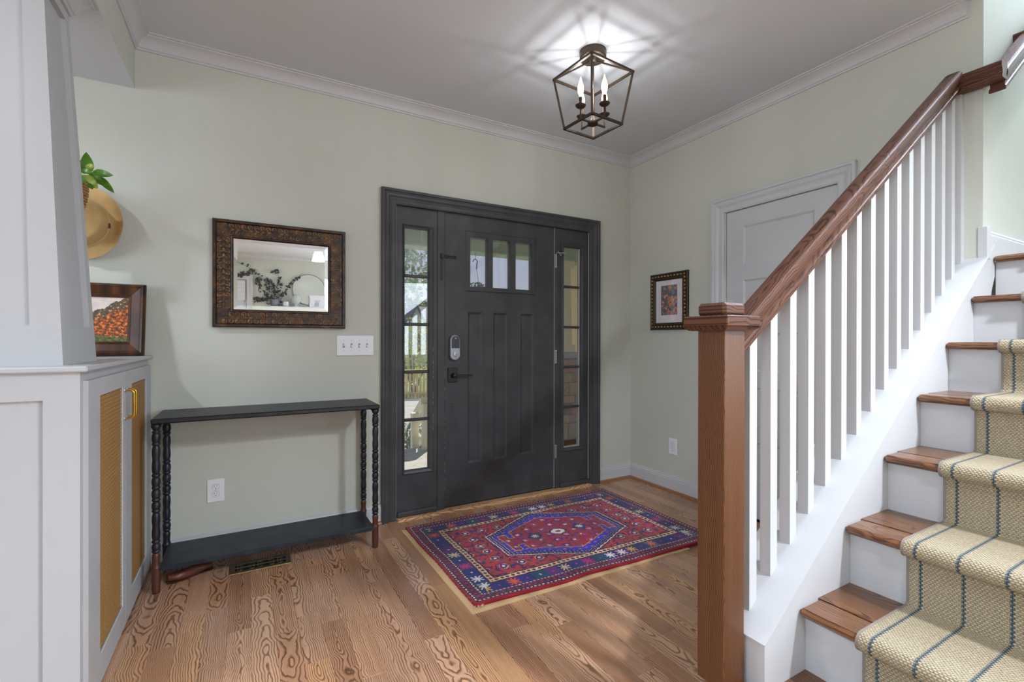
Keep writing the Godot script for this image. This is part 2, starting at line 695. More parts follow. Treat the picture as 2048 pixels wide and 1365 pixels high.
func abstract_image() -> Image:
	var im := Image.create(96, 160, false, Image.FORMAT_RGB8)
	var nz := noise(0.035, 21, 3)
	var pal := [rgb(38, 34, 84), rgb(92, 56, 120), rgb(30, 62, 70), rgb(48, 40, 90), rgb(196, 96, 40), rgb(200, 152, 60), rgb(170, 50, 60), rgb(120, 70, 130)]
	for y in 160:
		for x in 96:
			var a := nz.get_noise_2d(x, y * 0.8) * 4.2 + 3.2 + (1.6 if y > 60 and x > 38 else 0.0)
			im.set_pixel(x, y, pal[clampi(int(a), 0, 7)])
	return im

func make_materials() -> void:
	var grain := tex(oak_image())
	for k in 6:
		M["plank%d" % k] = oak(mat([rgb(208, 162, 126), rgb(198, 150, 114), rgb(216, 172, 138), rgb(184, 138, 106), rgb(212, 164, 122), rgb(202, 158, 126)][k], 0.3), grain, 0.006)
	for k in 6:
		M["plank%d" % k].clearcoat_enabled = true
		M["plank%d" % k].clearcoat = 0.4
		M["plank%d" % k].clearcoat_roughness = 0.18
	M.threshold = oak(mat(rgb(232, 184, 136), 0.35), grain, 0.006)
	M.shoe = oak(mat(rgb(170, 120, 86), 0.4), grain, 0.006)
	M.oak = oak(mat(rgb(106, 66, 34), 0.42), grain, 0.03)
	M.oak2 = oak(mat(rgb(100, 66, 50), 0.5), grain, 0.03)
	for k in ["oak", "oak2"]:
		M[k].clearcoat_enabled = true
		M[k].clearcoat = 0.08
		M[k].clearcoat_roughness = 0.25
	M.oak2.metallic_specular = 0.3
	M.tread = oak(mat(rgb(122, 80, 46), 0.36), grain, 0.02)
	M.tread.clearcoat_enabled = true
	M.tread.clearcoat = 0.4
	M.tread.clearcoat_roughness = 0.2
	M.subfloor = mat(rgb(48, 32, 22), 0.9)
	var peel := ramp_tex(0.25, 2, [[0.0, Color.BLACK], [1.0, Color.WHITE]], 128)
	M.wall = tri_mat(mat(rgb(196, 198, 187), 0.62, 0.0, 0.35), null, 6.0, 0.012, peel)
	M.wall.albedo_texture = ramp_tex(0.01, 12, [[0.0, rgb(253, 253, 253)], [1.0, rgb(255, 255, 255)]], 128)
	M.ceiling = tri_mat(mat(rgb(206, 212, 219), 0.85, 0.0, 0.2), null, 5.0, 0.015, peel)
	M.white = mat(rgb(194, 195, 196), 0.42, 0.0, 0.4)
	M.white_cab = mat(rgb(180, 181, 182), 0.45, 0.0, 0.4)
	M.white_plastic = mat(rgb(228, 229, 232), 0.3)
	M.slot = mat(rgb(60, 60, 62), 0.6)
	var scuff := ramp_tex(0.012, 5, [[0.0, rgb(210, 210, 210)], [0.6, rgb(235, 235, 235)], [1.0, rgb(255, 255, 255)]], 256)
	M.black = tri_mat(mat(rgb(74, 74, 75), 0.42, 0.0, 0.4), scuff, 1.5)
	M.black_dark = mat(rgb(34, 34, 36), 0.5)
	M.chip = mat(rgb(170, 168, 164), 0.7)
	M.steel = mat(rgb(178, 178, 180), 0.35, 0.8)
	M.nickel = mat(rgb(150, 150, 152), 0.32, 0.7)
	M.lock_black = mat(rgb(30, 30, 32), 0.25)
	M.lever_black = mat(rgb(20, 20, 21), 0.4)
	M.brass = mat(rgb(206, 164, 66), 0.25, 0.9)
	M.old_brass = mat(rgb(170, 146, 96), 0.35, 0.8)
	M.vent = mat(rgb(118, 104, 78), 0.4, 0.7)
	M.pit = mat(rgb(10, 10, 10), 0.9)
	M.bronze = mat(rgb(74, 62, 52), 0.42, 0.6)
	M.cane = mat(rgb(206, 160, 98), 0.55)
	M.glass = mat(Color(0.96, 0.98, 0.97, 0.06), 0.0)
	M.glass.transparency = BaseMaterial3D.TRANSPARENCY_ALPHA
	M.mirror = mat(rgb(238, 242, 240), 0.0, 1.0)
	var worn := ramp_tex(0.03, 19, [[0.0, rgb(34, 22, 16)], [0.45, rgb(56, 36, 22)], [0.62, rgb(116, 76, 34)], [1.0, rgb(170, 116, 54)]], 256)
	M.carved = tri_mat(mat(rgb(255, 255, 255), 0.4, 0.2), ramp_tex(0.03, 29, [[0.0, rgb(44, 32, 26)], [0.45, rgb(92, 68, 44)], [0.7, rgb(160, 116, 62)], [1.0, rgb(204, 156, 92)]], 256), 2.6)
	M.carved_dark = tri_mat(mat(rgb(150, 140, 134), 0.42), worn, 1.9)
	M.gilt = mat(rgb(170, 134, 74), 0.34, 0.75)
	M.gilt_dark = mat(rgb(58, 50, 40), 0.4, 0.3)
	var scr := ramp_tex(0.02, 23, [[0.0, rgb(150, 150, 160)], [0.5, rgb(200, 205, 215)], [0.75, rgb(255, 255, 255)], [1.0, rgb(255, 246, 236)]], 256)
	M.black_paint = tri_mat(mat(rgb(30, 34, 42), 0.4), scr, 1.2)
	M.shelf_paint = tri_mat(mat(rgb(36, 46, 56), 0.45), scr, 1.6)
	M.worn_brown = mat(rgb(78, 44, 28), 0.4)
	M.leather = mat(rgb(104, 58, 44), 0.4)
	M.walnut = tri_mat(mat(rgb(255, 255, 255), 0.35), ramp_tex(0.02, 41, [[0.0, rgb(30, 15, 8)], [0.5, rgb(66, 36, 16)], [1.0, rgb(104, 60, 26)]], 256, 6.0), 2.5)
	M.felt = tri_mat(mat(rgb(206, 170, 112), 0.85), ramp_tex(0.02, 14, [[0.0, rgb(225, 225, 225)], [1.0, rgb(255, 255, 255)]], 128), 3.0)
	M.felt.rim_enabled = true
	M.felt.rim = 0.4
	M.hatband = mat(rgb(188, 170, 120), 0.5)
	M.wicker = mat(rgb(170, 124, 76), 0.6)
	M.leaf = mat(rgb(74, 118, 26), 0.35)
	M.leaf.backlight_enabled = true
	M.leaf.backlight = Color(0.3, 0.4, 0.1)
	M.leaf_pale = mat(rgb(128, 146, 52), 0.4)
	M.leaf_pale.backlight_enabled = true
	M.leaf_pale.backlight = Color(0.35, 0.4, 0.12)
	M.stem = mat(rgb(92, 84, 40), 0.6)
	var rt := tex(rug_image(900, 600, 1.545, 1.0))
	M.rug = mat(Color.WHITE, 0.8, 0.0, 0.3)
	M.rug.albedo_texture = rt
	M.rug.rim_enabled = true
	M.rug.rim = 0.5
	M.rug_edge = mat(rgb(150, 14, 40), 0.85)
	M.rug_pad = mat(rgb(214, 182, 136), 0.9)
	M.fringe = mat(rgb(206, 186, 150), 0.9)
	var rn := runner_images()
	M.runner = mat(Color.WHITE, 0.9, 0.0, 0.3)
	M.runner.albedo_color = rgb(240, 236, 228)
	M.runner.albedo_texture = rn[0]
	M.runner.heightmap_enabled = true
	M.runner.heightmap_texture = rn[1]
	M.runner.heightmap_scale = 0.25
	M.runner_edge = mat(rgb(132, 122, 112), 0.9)
	M.bulb = mat(rgb(255, 236, 206), 0.3)
	M.bulb.emission_enabled = true
	M.bulb.emission = rgb(255, 226, 186)
	M.bulb.emission_energy_multiplier = 3.0
	M.paper = mat(rgb(226, 220, 222), 0.8)
	M.picture = mat(Color.WHITE, 0.6)
	M.picture.albedo_texture = tex(landscape_image())
	M.print = mat(Color.WHITE, 0.6)
	M.print.albedo_texture = tex(abstract_image())
	# outside
	var conc := ramp_tex(0.03, 61, [[0.0, rgb(170, 176, 180)], [1.0, rgb(214, 216, 216)]], 256)
	M.concrete = tri_mat(mat(rgb(196, 200, 204), 0.85), conc, 0.8)
	M.drive = tri_mat(mat(rgb(190, 194, 200), 0.9), conc, 0.3)
	M.porch_white = mat(rgb(226, 222, 196), 0.6)
	M.porch_ceiling = mat(rgb(160, 178, 132), 0.7)
	M.porch_beam = mat(rgb(140, 164, 128), 0.7)
	M.siding = mat(rgb(200, 176, 110), 0.7)
	M.cap = mat(rgb(140, 150, 154), 0.7)
	var st := ramp_tex(0.05, 71, [[0.0, rgb(180, 176, 168)], [0.5, rgb(226, 222, 214)], [1.0, rgb(255, 252, 246)]], 256)
	for k in 5:
		M["stone%d" % k] = tri_mat(mat([rgb(190, 160, 112), rgb(160, 128, 100), rgb(172, 112, 92), rgb(198, 172, 118), rgb(136, 112, 100)][k], 0.85), st, 2.2, 0.6, st)
	M.mortar = mat(rgb(96, 90, 82), 0.95)
	M.fence = mat(rgb(214, 186, 122), 0.8)
	M.grass = tri_mat(mat(rgb(110, 138, 62), 0.95), ramp_tex(0.05, 81, [[0.0, rgb(160, 170, 140)], [1.0, rgb(255, 255, 240)]], 128), 0.7)
	M.bark = mat(rgb(96, 78, 60), 0.9)
	for e in [["bush", rgb(176, 184, 70)], ["tree", rgb(62, 116, 56)], ["shrub", rgb(60, 104, 50)], ["blossom", rgb(200, 76, 96)], ["teal_leaf", rgb(30, 84, 84)]]:
		M[e[0]] = mat(e[1], 0.6)
		M[e[0]].backlight_enabled = true
		M[e[0]].backlight = Color(0.35, 0.4, 0.15)
	M.house = mat(rgb(214, 214, 218), 0.8)
	M.house_blue = mat(rgb(78, 110, 146), 0.8)
	M.roof = mat(rgb(74, 84, 102), 0.8)
	M.iron = mat(rgb(22, 24, 28), 0.5)
	M.sticker = mat(rgb(84, 50, 26), 0.5)
	M.sticker_dark = mat(rgb(34, 22, 16), 0.5)
	# the room behind
	M.dry = mat(rgb(66, 68, 66), 0.7)
	M.silver = mat(rgb(206, 210, 204), 0.3, 1.0)
	M.shade = mat(rgb(236, 234, 230), 0.8)
	M.shade.backlight_enabled = true
	M.shade.backlight = Color(0.6, 0.58, 0.52)
	M.linen = mat(rgb(205, 205, 208), 0.9)
	M.slate = mat(rgb(120, 122, 126), 0.7)

# ---------------------------------------------------------------- the place
func _ready() -> void:
	rng.seed = 7
	camera_and_light()
	make_materials()
	shell()
	front_door()
	closet_door()
	mouldings()
	floor_boards()
	stair()
	half_wall_and_column()
	cabinet()
	downlights()
	lantern()
	mirror()
	console()
	wall_plates()
	rug()
	small_picture()
	counter_things()
	floor_things()
	room_behind()
	outside()

func camera_and_light() -> void:
	var cam := Camera3D.new()
	var yaw := 0.5122
	var pitch := -0.0017
	var roll := 0.0016
	var f := V(sin(yaw) * cos(pitch), sin(pitch), -cos(yaw) * cos(pitch))
	var r := V(cos(yaw), 0, sin(yaw))
	var u := r.cross(f)
	cam.transform = Transform3D(Basis(r * cos(roll) + u * sin(roll), u * cos(roll) - r * sin(roll), -f), V(-2.8462, 1.1603, 3.0056))
	cam.fov = rad_to_deg(2.0 * atan(682.5 / 944.12))
	cam.near = 0.02
	cam.far = 400.0
	cam.name = "camera"
	add_child(cam)
	cam.current = true
	var sky := ProceduralSkyMaterial.new()
	sky.sky_top_color = rgb(150, 174, 214)
	sky.sky_horizon_color = rgb(204, 199, 203)
	sky.sky_curve = 0.12
	sky.ground_bottom_color = rgb(150, 148, 140)
	sky.ground_horizon_color = rgb(190, 186, 184)
	sky.sky_energy_multiplier = 0.78
	var e := Environment.new()
	e.background_mode = Environment.BG_SKY
	e.sky = Sky.new()
	e.sky.sky_material = sky
	e.tonemap_mode = Environment.TONE_MAPPER_LINEAR
	e.tonemap_exposure = 1.42
	e.sdfgi_enabled = true
	e.ssao_enabled = true
	e.ssil_enabled = true
	var we := WorldEnvironment.new()
	we.environment = e
	we.name = "world"
	add_child(we)
	var sun := DirectionalLight3D.new()
	sun.name = "sun"
	sun.light_energy = 1.9
	sun.light_color = rgb(255, 240, 214)
	sun.light_angular_distance = 0.6
	sun.shadow_enabled = true
	sun.sky_mode = DirectionalLight3D.SKY_MODE_LIGHT_ONLY
	add_child(sun)
	sun.look_at_from_position(V(5.0, 9, -6.5), V(0, 0, 0))
	# daylight at the windows of the room on the left and of the room behind, and at the roof window over the stair
	area("window_light_left", V(-6.86, 1.55, 3.2), V(0, 1.3, 3.2), 3.4, 1.4, 7.0, rgb(226, 239, 255))
	area("window_light_back", V(0.25, 1.6, 6.55), V(-2.6, 1.2, 0), 2.2, 1.5, 6.0, rgb(226, 239, 255))
	area("window_light_side", V(1.4, 1.6, 5.0), V(-3.2, 1.3, 2.0), 2.2, 1.4, 8.0, rgb(226, 239, 255))
	area("roof_window_light", V(2.75, 5.12, 2.44), V(2.74, 0, 2.44), 0.95, 0.36, 24.0, rgb(206, 224, 255))

func area(called: String, at: Vector3, to: Vector3, w: float, h: float, energy: float, c: Color) -> void:
	var l := AreaLight3D.new()
	l.name = called
	l.area_size = Vector2(w, h)
	l.light_energy = energy
	l.light_color = c
	l.shadow_enabled = true
	l.area_range = 30.0
	l.area_attenuation = 2.0
	add_child(l)
	var flat := V(to.x, at.y, to.z) if absf(to.y - at.y) < 2.0 else to
	l.look_at_from_position(at, flat, Vector3.UP if absf(to.y - at.y) < 2.0 else Vector3.RIGHT)

# recessed lamps in the ceilings behind the viewer, in the next room and over the upper hall
func downlights() -> void:
	for q in [[V(-2.5, CEIL, 4.3), 3.0, "in the hall just behind the viewer"], [V(-0.9, CEIL, 3.9), 10.5, "in the room behind the stair"], [V(-4.5, CEIL, 1.25), 2.6, "in the next room, beside the cabinet's back"], [V(-4.9, CEIL, 4.6), 2.0, "in the next room, far from the column"], [V(0.9, 5.2, 2.85), 8.5, "over the landing at the top of the stair"]]:
		var p: Vector3 = q[0]
		var s := thing("recessed_light", p, "round recessed ceiling lamp " + q[2], "ceiling light", "recessed lamps out of view")
		obj("trim_ring", mb().lathe(p, [[0.112, -0.004], [0.135, -0.005], [0.14, 0.0]], 28), M.white, s)
		obj("lens", mb().lathe(p, [[0.0, -0.002], [0.06, -0.002], [0.114, -0.003]], 28), M.bulb, s)
		var l := SpotLight3D.new()
		put(l, "lamp_light", s)
		l.position = V(0, -0.012, 0)
		l.rotation.x = -PI / 2
		l.spot_angle = 80.0
		l.spot_angle_attenuation = 0.6
		l.spot_range = 20.0
		l.spot_attenuation = 2.0
		l.light_size = 0.11
		l.light_energy = q[1]
		l.light_color = rgb(236, 243, 255)
		l.shadow_enabled = true

func omni(at: Vector3, energy: float, c: Color, size: float, parent: Node = self) -> void:
	var l := OmniLight3D.new()
	put(l, "bulb_light", parent)
	l.position = at
	l.light_energy = energy
	l.light_color = c
	l.light_size = size
	l.omni_range = 20.0
	l.omni_attenuation = 2.0
	l.shadow_enabled = true

func shell() -> void:
	struct("wall_front", mb().plate(2, -0.16, 0.0, [-7.0, 0.12, 0, CEIL + 0.2], [[-2.008, -0.443, 0, 2.044]]), M.wall, "sage painted wall around the black front door", "wall")
	struct("wall_right", mb().plate(0, 0.0, 0.11, [-0.16, 2.08, 0, 2.9], [[0.915, 1.619, 0, 2.03]]), M.wall, "sage painted wall with the white closet door in it", "wall")
	struct("wall_stair", mb().plate(2, 2.08, 2.203, [0.0, 3.6, 0, 5.2]), M.wall, "brighter sage wall rising beside the stair past the corner", "wall")
	struct("wall_left", mb().plate(0, -7.12, -7.0, [-0.16, 6.8, 0, 2.9], [[1.4, 3.0, 0.75, 2.3], [3.4, 5.0, 0.75, 2.3]]), M.wall, "wall of the next room, beyond the white column", "wall")
	struct("wall_back", mb().plate(2, 6.7, 6.82, [-7.0, 3.7, 0, 2.9], [[-0.85, 1.35, 0.8, 2.35], [-3.62, -2.848, 0.85, 2.231]]), M.wall, "wall behind the viewer, seen in the carved mirror", "wall")
	struct("wall_hall", mb().plate(0, 1.5, 1.62, [3.35, 6.7, 0, 2.9], [[4.0, 6.0, 0.8, 2.3]]), M.wall, "side wall of the room behind the stair", "wall")
	struct("wall_stair_side", mb().plate(2, 3.25, 3.35, [-0.3, 3.6, 0, 5.2]), M.wall, "wall on the near side of the stair, out of view", "wall")
	var up := mb()
	up.plate(0, -1.72, -1.6, [2.08, 3.35, CEIL + 0.215, 5.2])
	up.plate(2, 2.08, 2.2, [-1.72, 0.0, CEIL + 0.215, 5.2])
	up.plate(2, 3.25, 3.35, [-1.72, -0.3, CEIL + 0.215, 5.2])
	up.plate(0, 3.6, 3.72, [2.08, 3.35, 0, 5.2])
	struct("wall_upper", up, M.wall, "walls of the stairwell above the hall ceiling", "wall")
	struct("ceiling_upper", mb().plate(1, 5.2, 5.35, [-1.72, 3.72, 2.08, 3.35], [[2.25, 3.25, 2.24, 2.64]]), M.ceiling, "stairwell ceiling with a roof window, out of view", "ceiling")
	struct("ceiling", mb().plate(1, CEIL, CEIL + 0.22, [-7.1, 1.62, -0.16, 6.82], [[-1.6, 3.0, 2.2, 3.25]]), M.ceiling, "flat pale ceiling over the entry hall", "ceiling")
	var beam := struct("wall_header", mb().box(V(-3.73, 2.428, 0.0), V(-3.337, CEIL, 6.7)), M.wall, "sage painted drop beam across the ceiling above the white column", "beam")
	obj("soffit", mb().box(V(-3.729, 2.425, 0.001), V(-3.338, 2.43, 6.69)), M.ceiling, beam)
	struct("floor", mb().box(V(-7.1, -0.14, -0.16), V(3.7, -0.011, 6.8)), M.subfloor, "oak strip floor running away to the front door", "floor")
	struct("floor_behind", mb().wood(2, 1, 0.1, 1.2, V(-3.4, 0, 0)).box(V(-7.0, -0.011, 3.0), V(1.5, 0.0, 6.7)), M.plank0, "oak floor of the room behind, out of view", "floor")
	struct("floor_beside", mb().wood(2, 1, 0.1, 1.2, V(-3.4, 0, 0)).box(V(-7.0, -0.011, 0.0), V(-3.41, 0.0, 3.0)), M.plank1, "oak floor of the next room, out of view", "floor")
	# panes of the windows that let the daylight in
	var p := mb()
	p.box(V(-7.07, 0.75, 1.4), V(-7.05, 2.3, 3.0))
	struct("window_3", p, M.glass, "window pane in the next room, out of view", "window")
	struct("window_4", mb().box(V(-7.07, 0.75, 3.4), V(-7.05, 2.3, 5.0)), M.glass, "second window pane in the next room, out of view", "window")
	struct("window_5", mb().box(V(-0.85, 0.8, 6.75), V(1.35, 2.35, 6.77)), M.glass, "wide window pane in the wall behind, out of view", "window")
	struct("window_6", mb().box(V(1.56, 0.8, 4.0), V(1.58, 2.3, 6.0)), M.glass, "window pane in the side wall behind the stair", "window")
	struct("window_7", mb().box(V(2.25, 5.26, 2.24), V(3.25, 5.28, 2.64)), M.glass, "roof window pane over the stair, out of view", "window")

const CROWN := [Vector2(0, -0.072), Vector2(0.008, -0.072), Vector2(0.010, -0.064), Vector2(0.016, -0.061), Vector2(0.017, -0.055), Vector2(0.020, -0.046), Vector2(0.027, -0.034), Vector2(0.037, -0.024), Vector2(0.048, -0.017), Vector2(0.056, -0.0145), Vector2(0.057, -0.009), Vector2(0.067, -0.007), Vector2(0.068, 0.0), Vector2(0, 0.0)]
const BASE := [Vector2(0, 0), Vector2(0.015, 0), Vector2(0.015, 0.092), Vector2(0.012, 0.096), Vector2(0.0125, 0.104), Vector2(0.008, 0.113), Vector2(0.008, 0.121), Vector2(0.0, 0.124)]
const SHOE := [Vector2(0, 0), Vector2(0.016, 0), Vector2(0.0155, 0.008), Vector2(0.0125, 0.0145), Vector2(0.007, 0.0185), Vector2(0, 0.020)]
const CASING := [Vector2(0, 0), Vector2(0.027, 0), Vector2(0.030, 0.004), Vector2(0.030, 0.016), Vector2(0.025, 0.019), Vector2(0.022, 0.025), Vector2(0.0235, 0.033), Vector2(0.021, 0.044), Vector2(0.0145, 0.055), Vector2(0.0125, 0.062), Vector2(0.0145, 0.068), Vector2(0.0145, 0.086), Vector2(0.011, 0.095), Vector2(0, 0.097)]

func mouldings() -> void:
	var zb := Vector3.BACK
	var y := Vector3.UP
	var xr := Vector3.RIGHT
	var b := mb()
	mould(b, CROWN, V(-3.337, CEIL, 0), V(0, CEIL, 0), zb, y, 1, -1)
	struct("trim_1", b, M.white, "white crown moulding above the front door wall", "crown moulding")
	b = mb()
	mould(b, CROWN, V(0, CEIL, 0), V(0, CEIL, 2.158), -xr, y, 1, -0.4)
	struct("trim_2", b, M.white, "white crown moulding above the closet wall, ending short of the corner", "crown moulding")
	b = mb()
	mould(b, CROWN, V(-3.337, CEIL, 0), V(-3.337, CEIL, 6.7), xr, y, 1, -1)
	struct("trim_3", b, M.white, "white crown moulding along the top of the drop beam", "crown moulding")
	b = mb()
	mould(b, CROWN, V(-3.337, CEIL, 6.7), V(1.5, CEIL, 6.7), -zb, y, 1, -1)
	struct("trim_4", b, M.white, "white crown moulding in the room behind, seen in the mirror", "crown moulding")
	# baseboards and their stained shoe
	for q in [[V(-3.27, 0, 0), V(-2.107, 0, 0), zb, 0, 0, "left of the front door, behind the console table"], [V(-0.351, 0, 0), V(0, 0, 0), zb, 0, -1, "right of the front door, up to the corner"]]:
		struct("baseboard_front", mould(mb(), BASE, q[0], q[1], q[2], y, q[3], q[4]), M.white, "white baseboard " + q[5], "baseboard")
		struct("trim_5", mould(mb().wood(0, 3, 0.2, 0.06, V(0, 0, 0)), SHOE, q[0] + V(0, 0, 0.015), q[1] + V(0, 0, 0.015), q[2], y, q[3], q[4], false, true), M.shoe, "stained oak shoe moulding on the floor " + q[5], "moulding")
	for q in [[V(0, 0, 0), V(0, 0, 0.812), 1, "of the closet wall near the corner"], [V(0, 0, 1.707), V(0, 0, 2.03), 0, "of the closet wall behind the balusters"]]:
		struct("baseboard_right", mould(mb(), BASE, q[0], q[1], -xr, y, q[2], 0), M.white, "white baseboard " + q[3], "baseboard")
		struct("trim_6", mould(mb().wood(0, 3, 0.2, 0.06, V(0, 0, 0)), SHOE, q[0] - V(0.015, 0, 0), q[1] - V(0.015, 0, 0), -xr, y, q[2], 0, false, true), M.shoe, "stained oak shoe moulding along the foot " + q[3], "moulding")
	# front door casing
	var H := 2.125
	b = mb()
	mould(b, CASING, V(-2.107, 0, 0), V(-2.107, H, 0), zb, xr, 0, -1, true)
	mould(b, CASING, V(-2.107, H, 0), V(-0.351, H, 0), zb, -y, 1, -1, true)
	mould(b, CASING, V(-0.351, 0, 0), V(-0.351, H, 0), zb, -xr, 0, -1, true)
	struct("trim_7", b, M.black, "black moulded casing round the front door and its sidelights", "door casing")
	b = mb()
	mould(b, CASING, V(0, 0, 0.812), V(0, H, 0.812), -xr, zb, 0, -1, true)
	mould(b, CASING, V(0, H, 0.812), V(0, H, 1.710), -xr, -y, 1, -1, true)
	mould(b, CASING, V(0, 0, 1.710), V(0, H, 1.710), -xr, -zb, 0, -1, true)
	struct("trim_8", b, M.white, "white moulded casing round the closet door", "door casing")
	struct("trim_9", mb().wood(0, 4, 0.4, 0.08, V(0, 0, -0.02)).box(V(-2.008, -0.01, -0.03), V(-0.443, 0.013, 0.045), 0.006), M.threshold, "pale oak threshold strip at the foot of the front door", "threshold")

func floor_boards() -> void:
	var fl := get_node("floor")
	var x := -3.41
	while x < -0.001:
		var w := minf(0.083, -x + 0.002)
		var z := 0.0 - rng.randf() * 0.9
		while z < 3.0:
			var len := rng.randf_range(0.45, 1.28)
			var a := maxf(z, 0.0)
			var e := minf(z + len, 3.0)
			if e - a > 0.02:
				var b := mb().wood(2, rng.randi() % 8, rng.randf(), 0.083, V(x, 0, 0))
				b.box(V(x + 0.0002, -0.011, a + 0.0002), V(x + w - 0.0002, rng.randf_range(-0.0003, 0.0), e - 0.0002), 0.0007)
				obj("plank", b, M["plank%d" % (rng.randi() % 6)], fl)
			z += len
		x += 0.083

func lite(root: Node, b: MB, o: Array, i: Array, face: float) -> void:
	# a raised frame round glass: slopes up from the face, a flat lip, then down to the pane
	var mo := [o[0] + 0.008, o[1] - 0.008, o[2] + 0.008, o[3] - 0.008]
	var mi := [i[0] - 0.006, i[1] + 0.006, i[2] - 0.006, i[3] + 0.006]
	b.bevel(2, o, mo, face, face + 0.011)
	b.bevel(2, mo, mi, face + 0.011, face + 0.006)
	b.bevel(2, mi, i, face + 0.006, face - 0.018)

func front_door() -> void:
	var d := thing("door_1", V(-1.22, 0.02, -0.03), "black front door with three small panes over three tall panels", "door")
	d.set_meta("kind", "structure")
	var z := -0.012
	var lites := [[-1.487, -1.349, 1.535, 1.878], [-1.311, -1.166, 1.535, 1.878], [-1.123, -0.982, 1.535, 1.878]]
	var pans := [[-1.502, -1.393, 0.300, 1.356], [-1.302, -1.190, 0.305, 1.356], [-1.077, -0.965, 0.310, 1.356]]
	obj("slab", mb().plate(2, z - 0.044, z, [-1.672, -0.779, 0.024, 2.033], lites + pans), M.black, d)
	var b := mb()
	for q in pans:
		b = mb()
		var i := [q[0] + 0.014, q[1] - 0.014, q[2] + 0.016, q[3] - 0.014]
		b.bevel(2, q, i, z - 0.0005, z - 0.011)
		b.plate(2, z - 0.035, z - 0.011, i)
		b.bevel(2, [i[0] + 0.006, i[1] - 0.006, i[2] + 0.006, i[3] - 0.006], [i[0] + 0.010, i[1] - 0.010, i[2] + 0.010, i[3] - 0.010], z - 0.0108, z - 0.0125)
		obj("panel", b, M.black, d)
	b = mb()
	var o := [-1.522, -0.947, 1.500, 1.922]
	b.bevel(2, o, [o[0] + 0.006, o[1] - 0.006, o[2] + 0.006, o[3] - 0.006], z + 0.0004, z + 0.006)
	b.plate(2, z, z + 0.006, [o[0] + 0.006, o[1] - 0.006, o[2] + 0.006, o[3] - 0.006], lites)
	obj("lite_frame", b, M.black, d)
	for q in lites:
		obj("pane", mb().box(V(q[0] - 0.004, q[2] - 0.004, z - 0.026), V(q[1] + 0.004, q[3] + 0.004, z - 0.021)), M.glass, d)
	obj("weatherstrip", mb().box(V(-0.7785, 0.02, z - 0.03), V(-0.772, 2.036, z - 0.002)), M.chip, d)
	# lock, lever, bore plug
	var lock := Node3D.new()
	put(lock, "deadbolt", d)
	var out := []
	for k in 25:
		var a := PI + PI * k / 24.0
		out.append(Vector2(-1.608 + 0.036 * cos(a), 1.057 + 0.036 * sin(a)))
	for k in 25:
		var a := PI * k / 24.0
		out.append(Vector2(-1.608 + 0.036 * cos(a), 1.161 + 0.036 * sin(a)))
	var F := func(s: float, zz: float) -> Transform3D:
		return Transform3D(Basis(V(s, 0, 0), V(0, s, 0), Vector3.BACK), V(-1.608 * (1 - s), 1.109 * (1 - s), zz))
	obj("body", mb().sweep(out, [F.call(1.0, z), F.call(1.0, z + 0.022), F.call(0.93, z + 0.027)]), M.nickel, lock)
	var cov := [Vector2(-1.634, 1.105), Vector2(-1.578, 1.105)]
	for k in 17:
		var a := PI * k / 16.0
		cov.append(Vector2(-1.606 + 0.028 * cos(a), 1.160 + 0.028 * sin(a)))
	obj("cover", mb().sweep(cov, [frame(V(0, 0, z + 0.02), Vector3.RIGHT, Vector3.UP), frame(V(0, 0, z + 0.030), Vector3.RIGHT, Vector3.UP)]), M.lock_black, lock)
	var rot := Basis(Vector3.RIGHT, PI / 2)
	obj("thumb_turn", mb().lathe(V(-1.606, 1.063, z + 0.027), [[0.0, 0.006], [0.014, 0.006], [0.016, 0.004], [0.016, 0.0]], 20, rot).box(V(-1.608, 1.050, z + 0.03), V(-1.604, 1.076, z + 0.04), 0.001), M.steel, lock)
	obj("indicator", mb().lathe(V(-1.606, 1.172, z + 0.0295), [[0.0, 0.003], [0.005, 0.002], [0.006, 0.0]], 12, rot), M.chip, lock)
	var h := Node3D.new()
	put(h, "door_handle", d)
	obj("rose", mb().box(V(-1.652, 0.872, z), V(-1.584, 0.970, z + 0.009), 0.002), M.lever_black, h)
	b = mb()
	b.lathe(V(-1.617, 0.919, z + 0.008), [[0.0, 0.045], [0.011, 0.045], [0.012, 0.04], [0.012, 0.012], [0.018, 0.0]], 16, rot)
	b.box(V(-1.628, 0.913, z + 0.042), V(-1.487, 0.925, z + 0.052), 0.003)
	obj("lever", b, M.lever_black, h)
	obj("bore_plug", mb().lathe(V(-1.620, 0.707, z), [[0.0, 0.006], [0.008, 0.006], [0.010, 0.0]], 14, rot), M.black, d)
	# flip guard
	b = mb()
	b.box(V(-1.672, 1.732, z), V(-1.592, 1.737, z + 0.012), 0.001)
	b.box(V(-1.672, 1.720, z), V(-1.592, 1.725, z + 0.012), 0.001)
	b.box(V(-1.598, 1.720, z), V(-1.592, 1.737, z + 0.012), 0.001)
	b.box(V(-1.678, 1.717, z), V(-1.664, 1.740, z + 0.015), 0.002)
	obj("flip_guard", b, M.black_dark, d)
	for y in [1.773, 1.034, 0.300]:
		b = mb()
		for k in 5:
			b.lathe(V(-0.765, y - 0.053 + k * 0.0215, z + 0.009), [[0.0, 0.0], [0.006, 0.0005], [0.006, 0.020], [0.0, 0.0205]], 10)
		b.box(V(-0.7765, y - 0.053, z - 0.001), V(-0.7705, y + 0.053, z + 0.004), 0.0005)
		obj("hinge", b, M.steel, d)
	b = mb()
	b.tube([V(-0.765, 1.833, z + 0.009), V(-0.745, 1.836, z + 0.02), V(-0.715, 1.832, z + 0.04)], 0.003, 8)
	b.lathe(V(-0.747, 1.843, z + 0.02), [[0.0, -0.004], [0.010, -0.003], [0.010, 0.003], [0.0, 0.004]], 12, rot)
	b.tube([V(-0.745, 1.836, z + 0.02), V(-0.733, 1.818, z + 0.02), V(-0.722, 1.822, z + 0.02)], 0.004, 8)
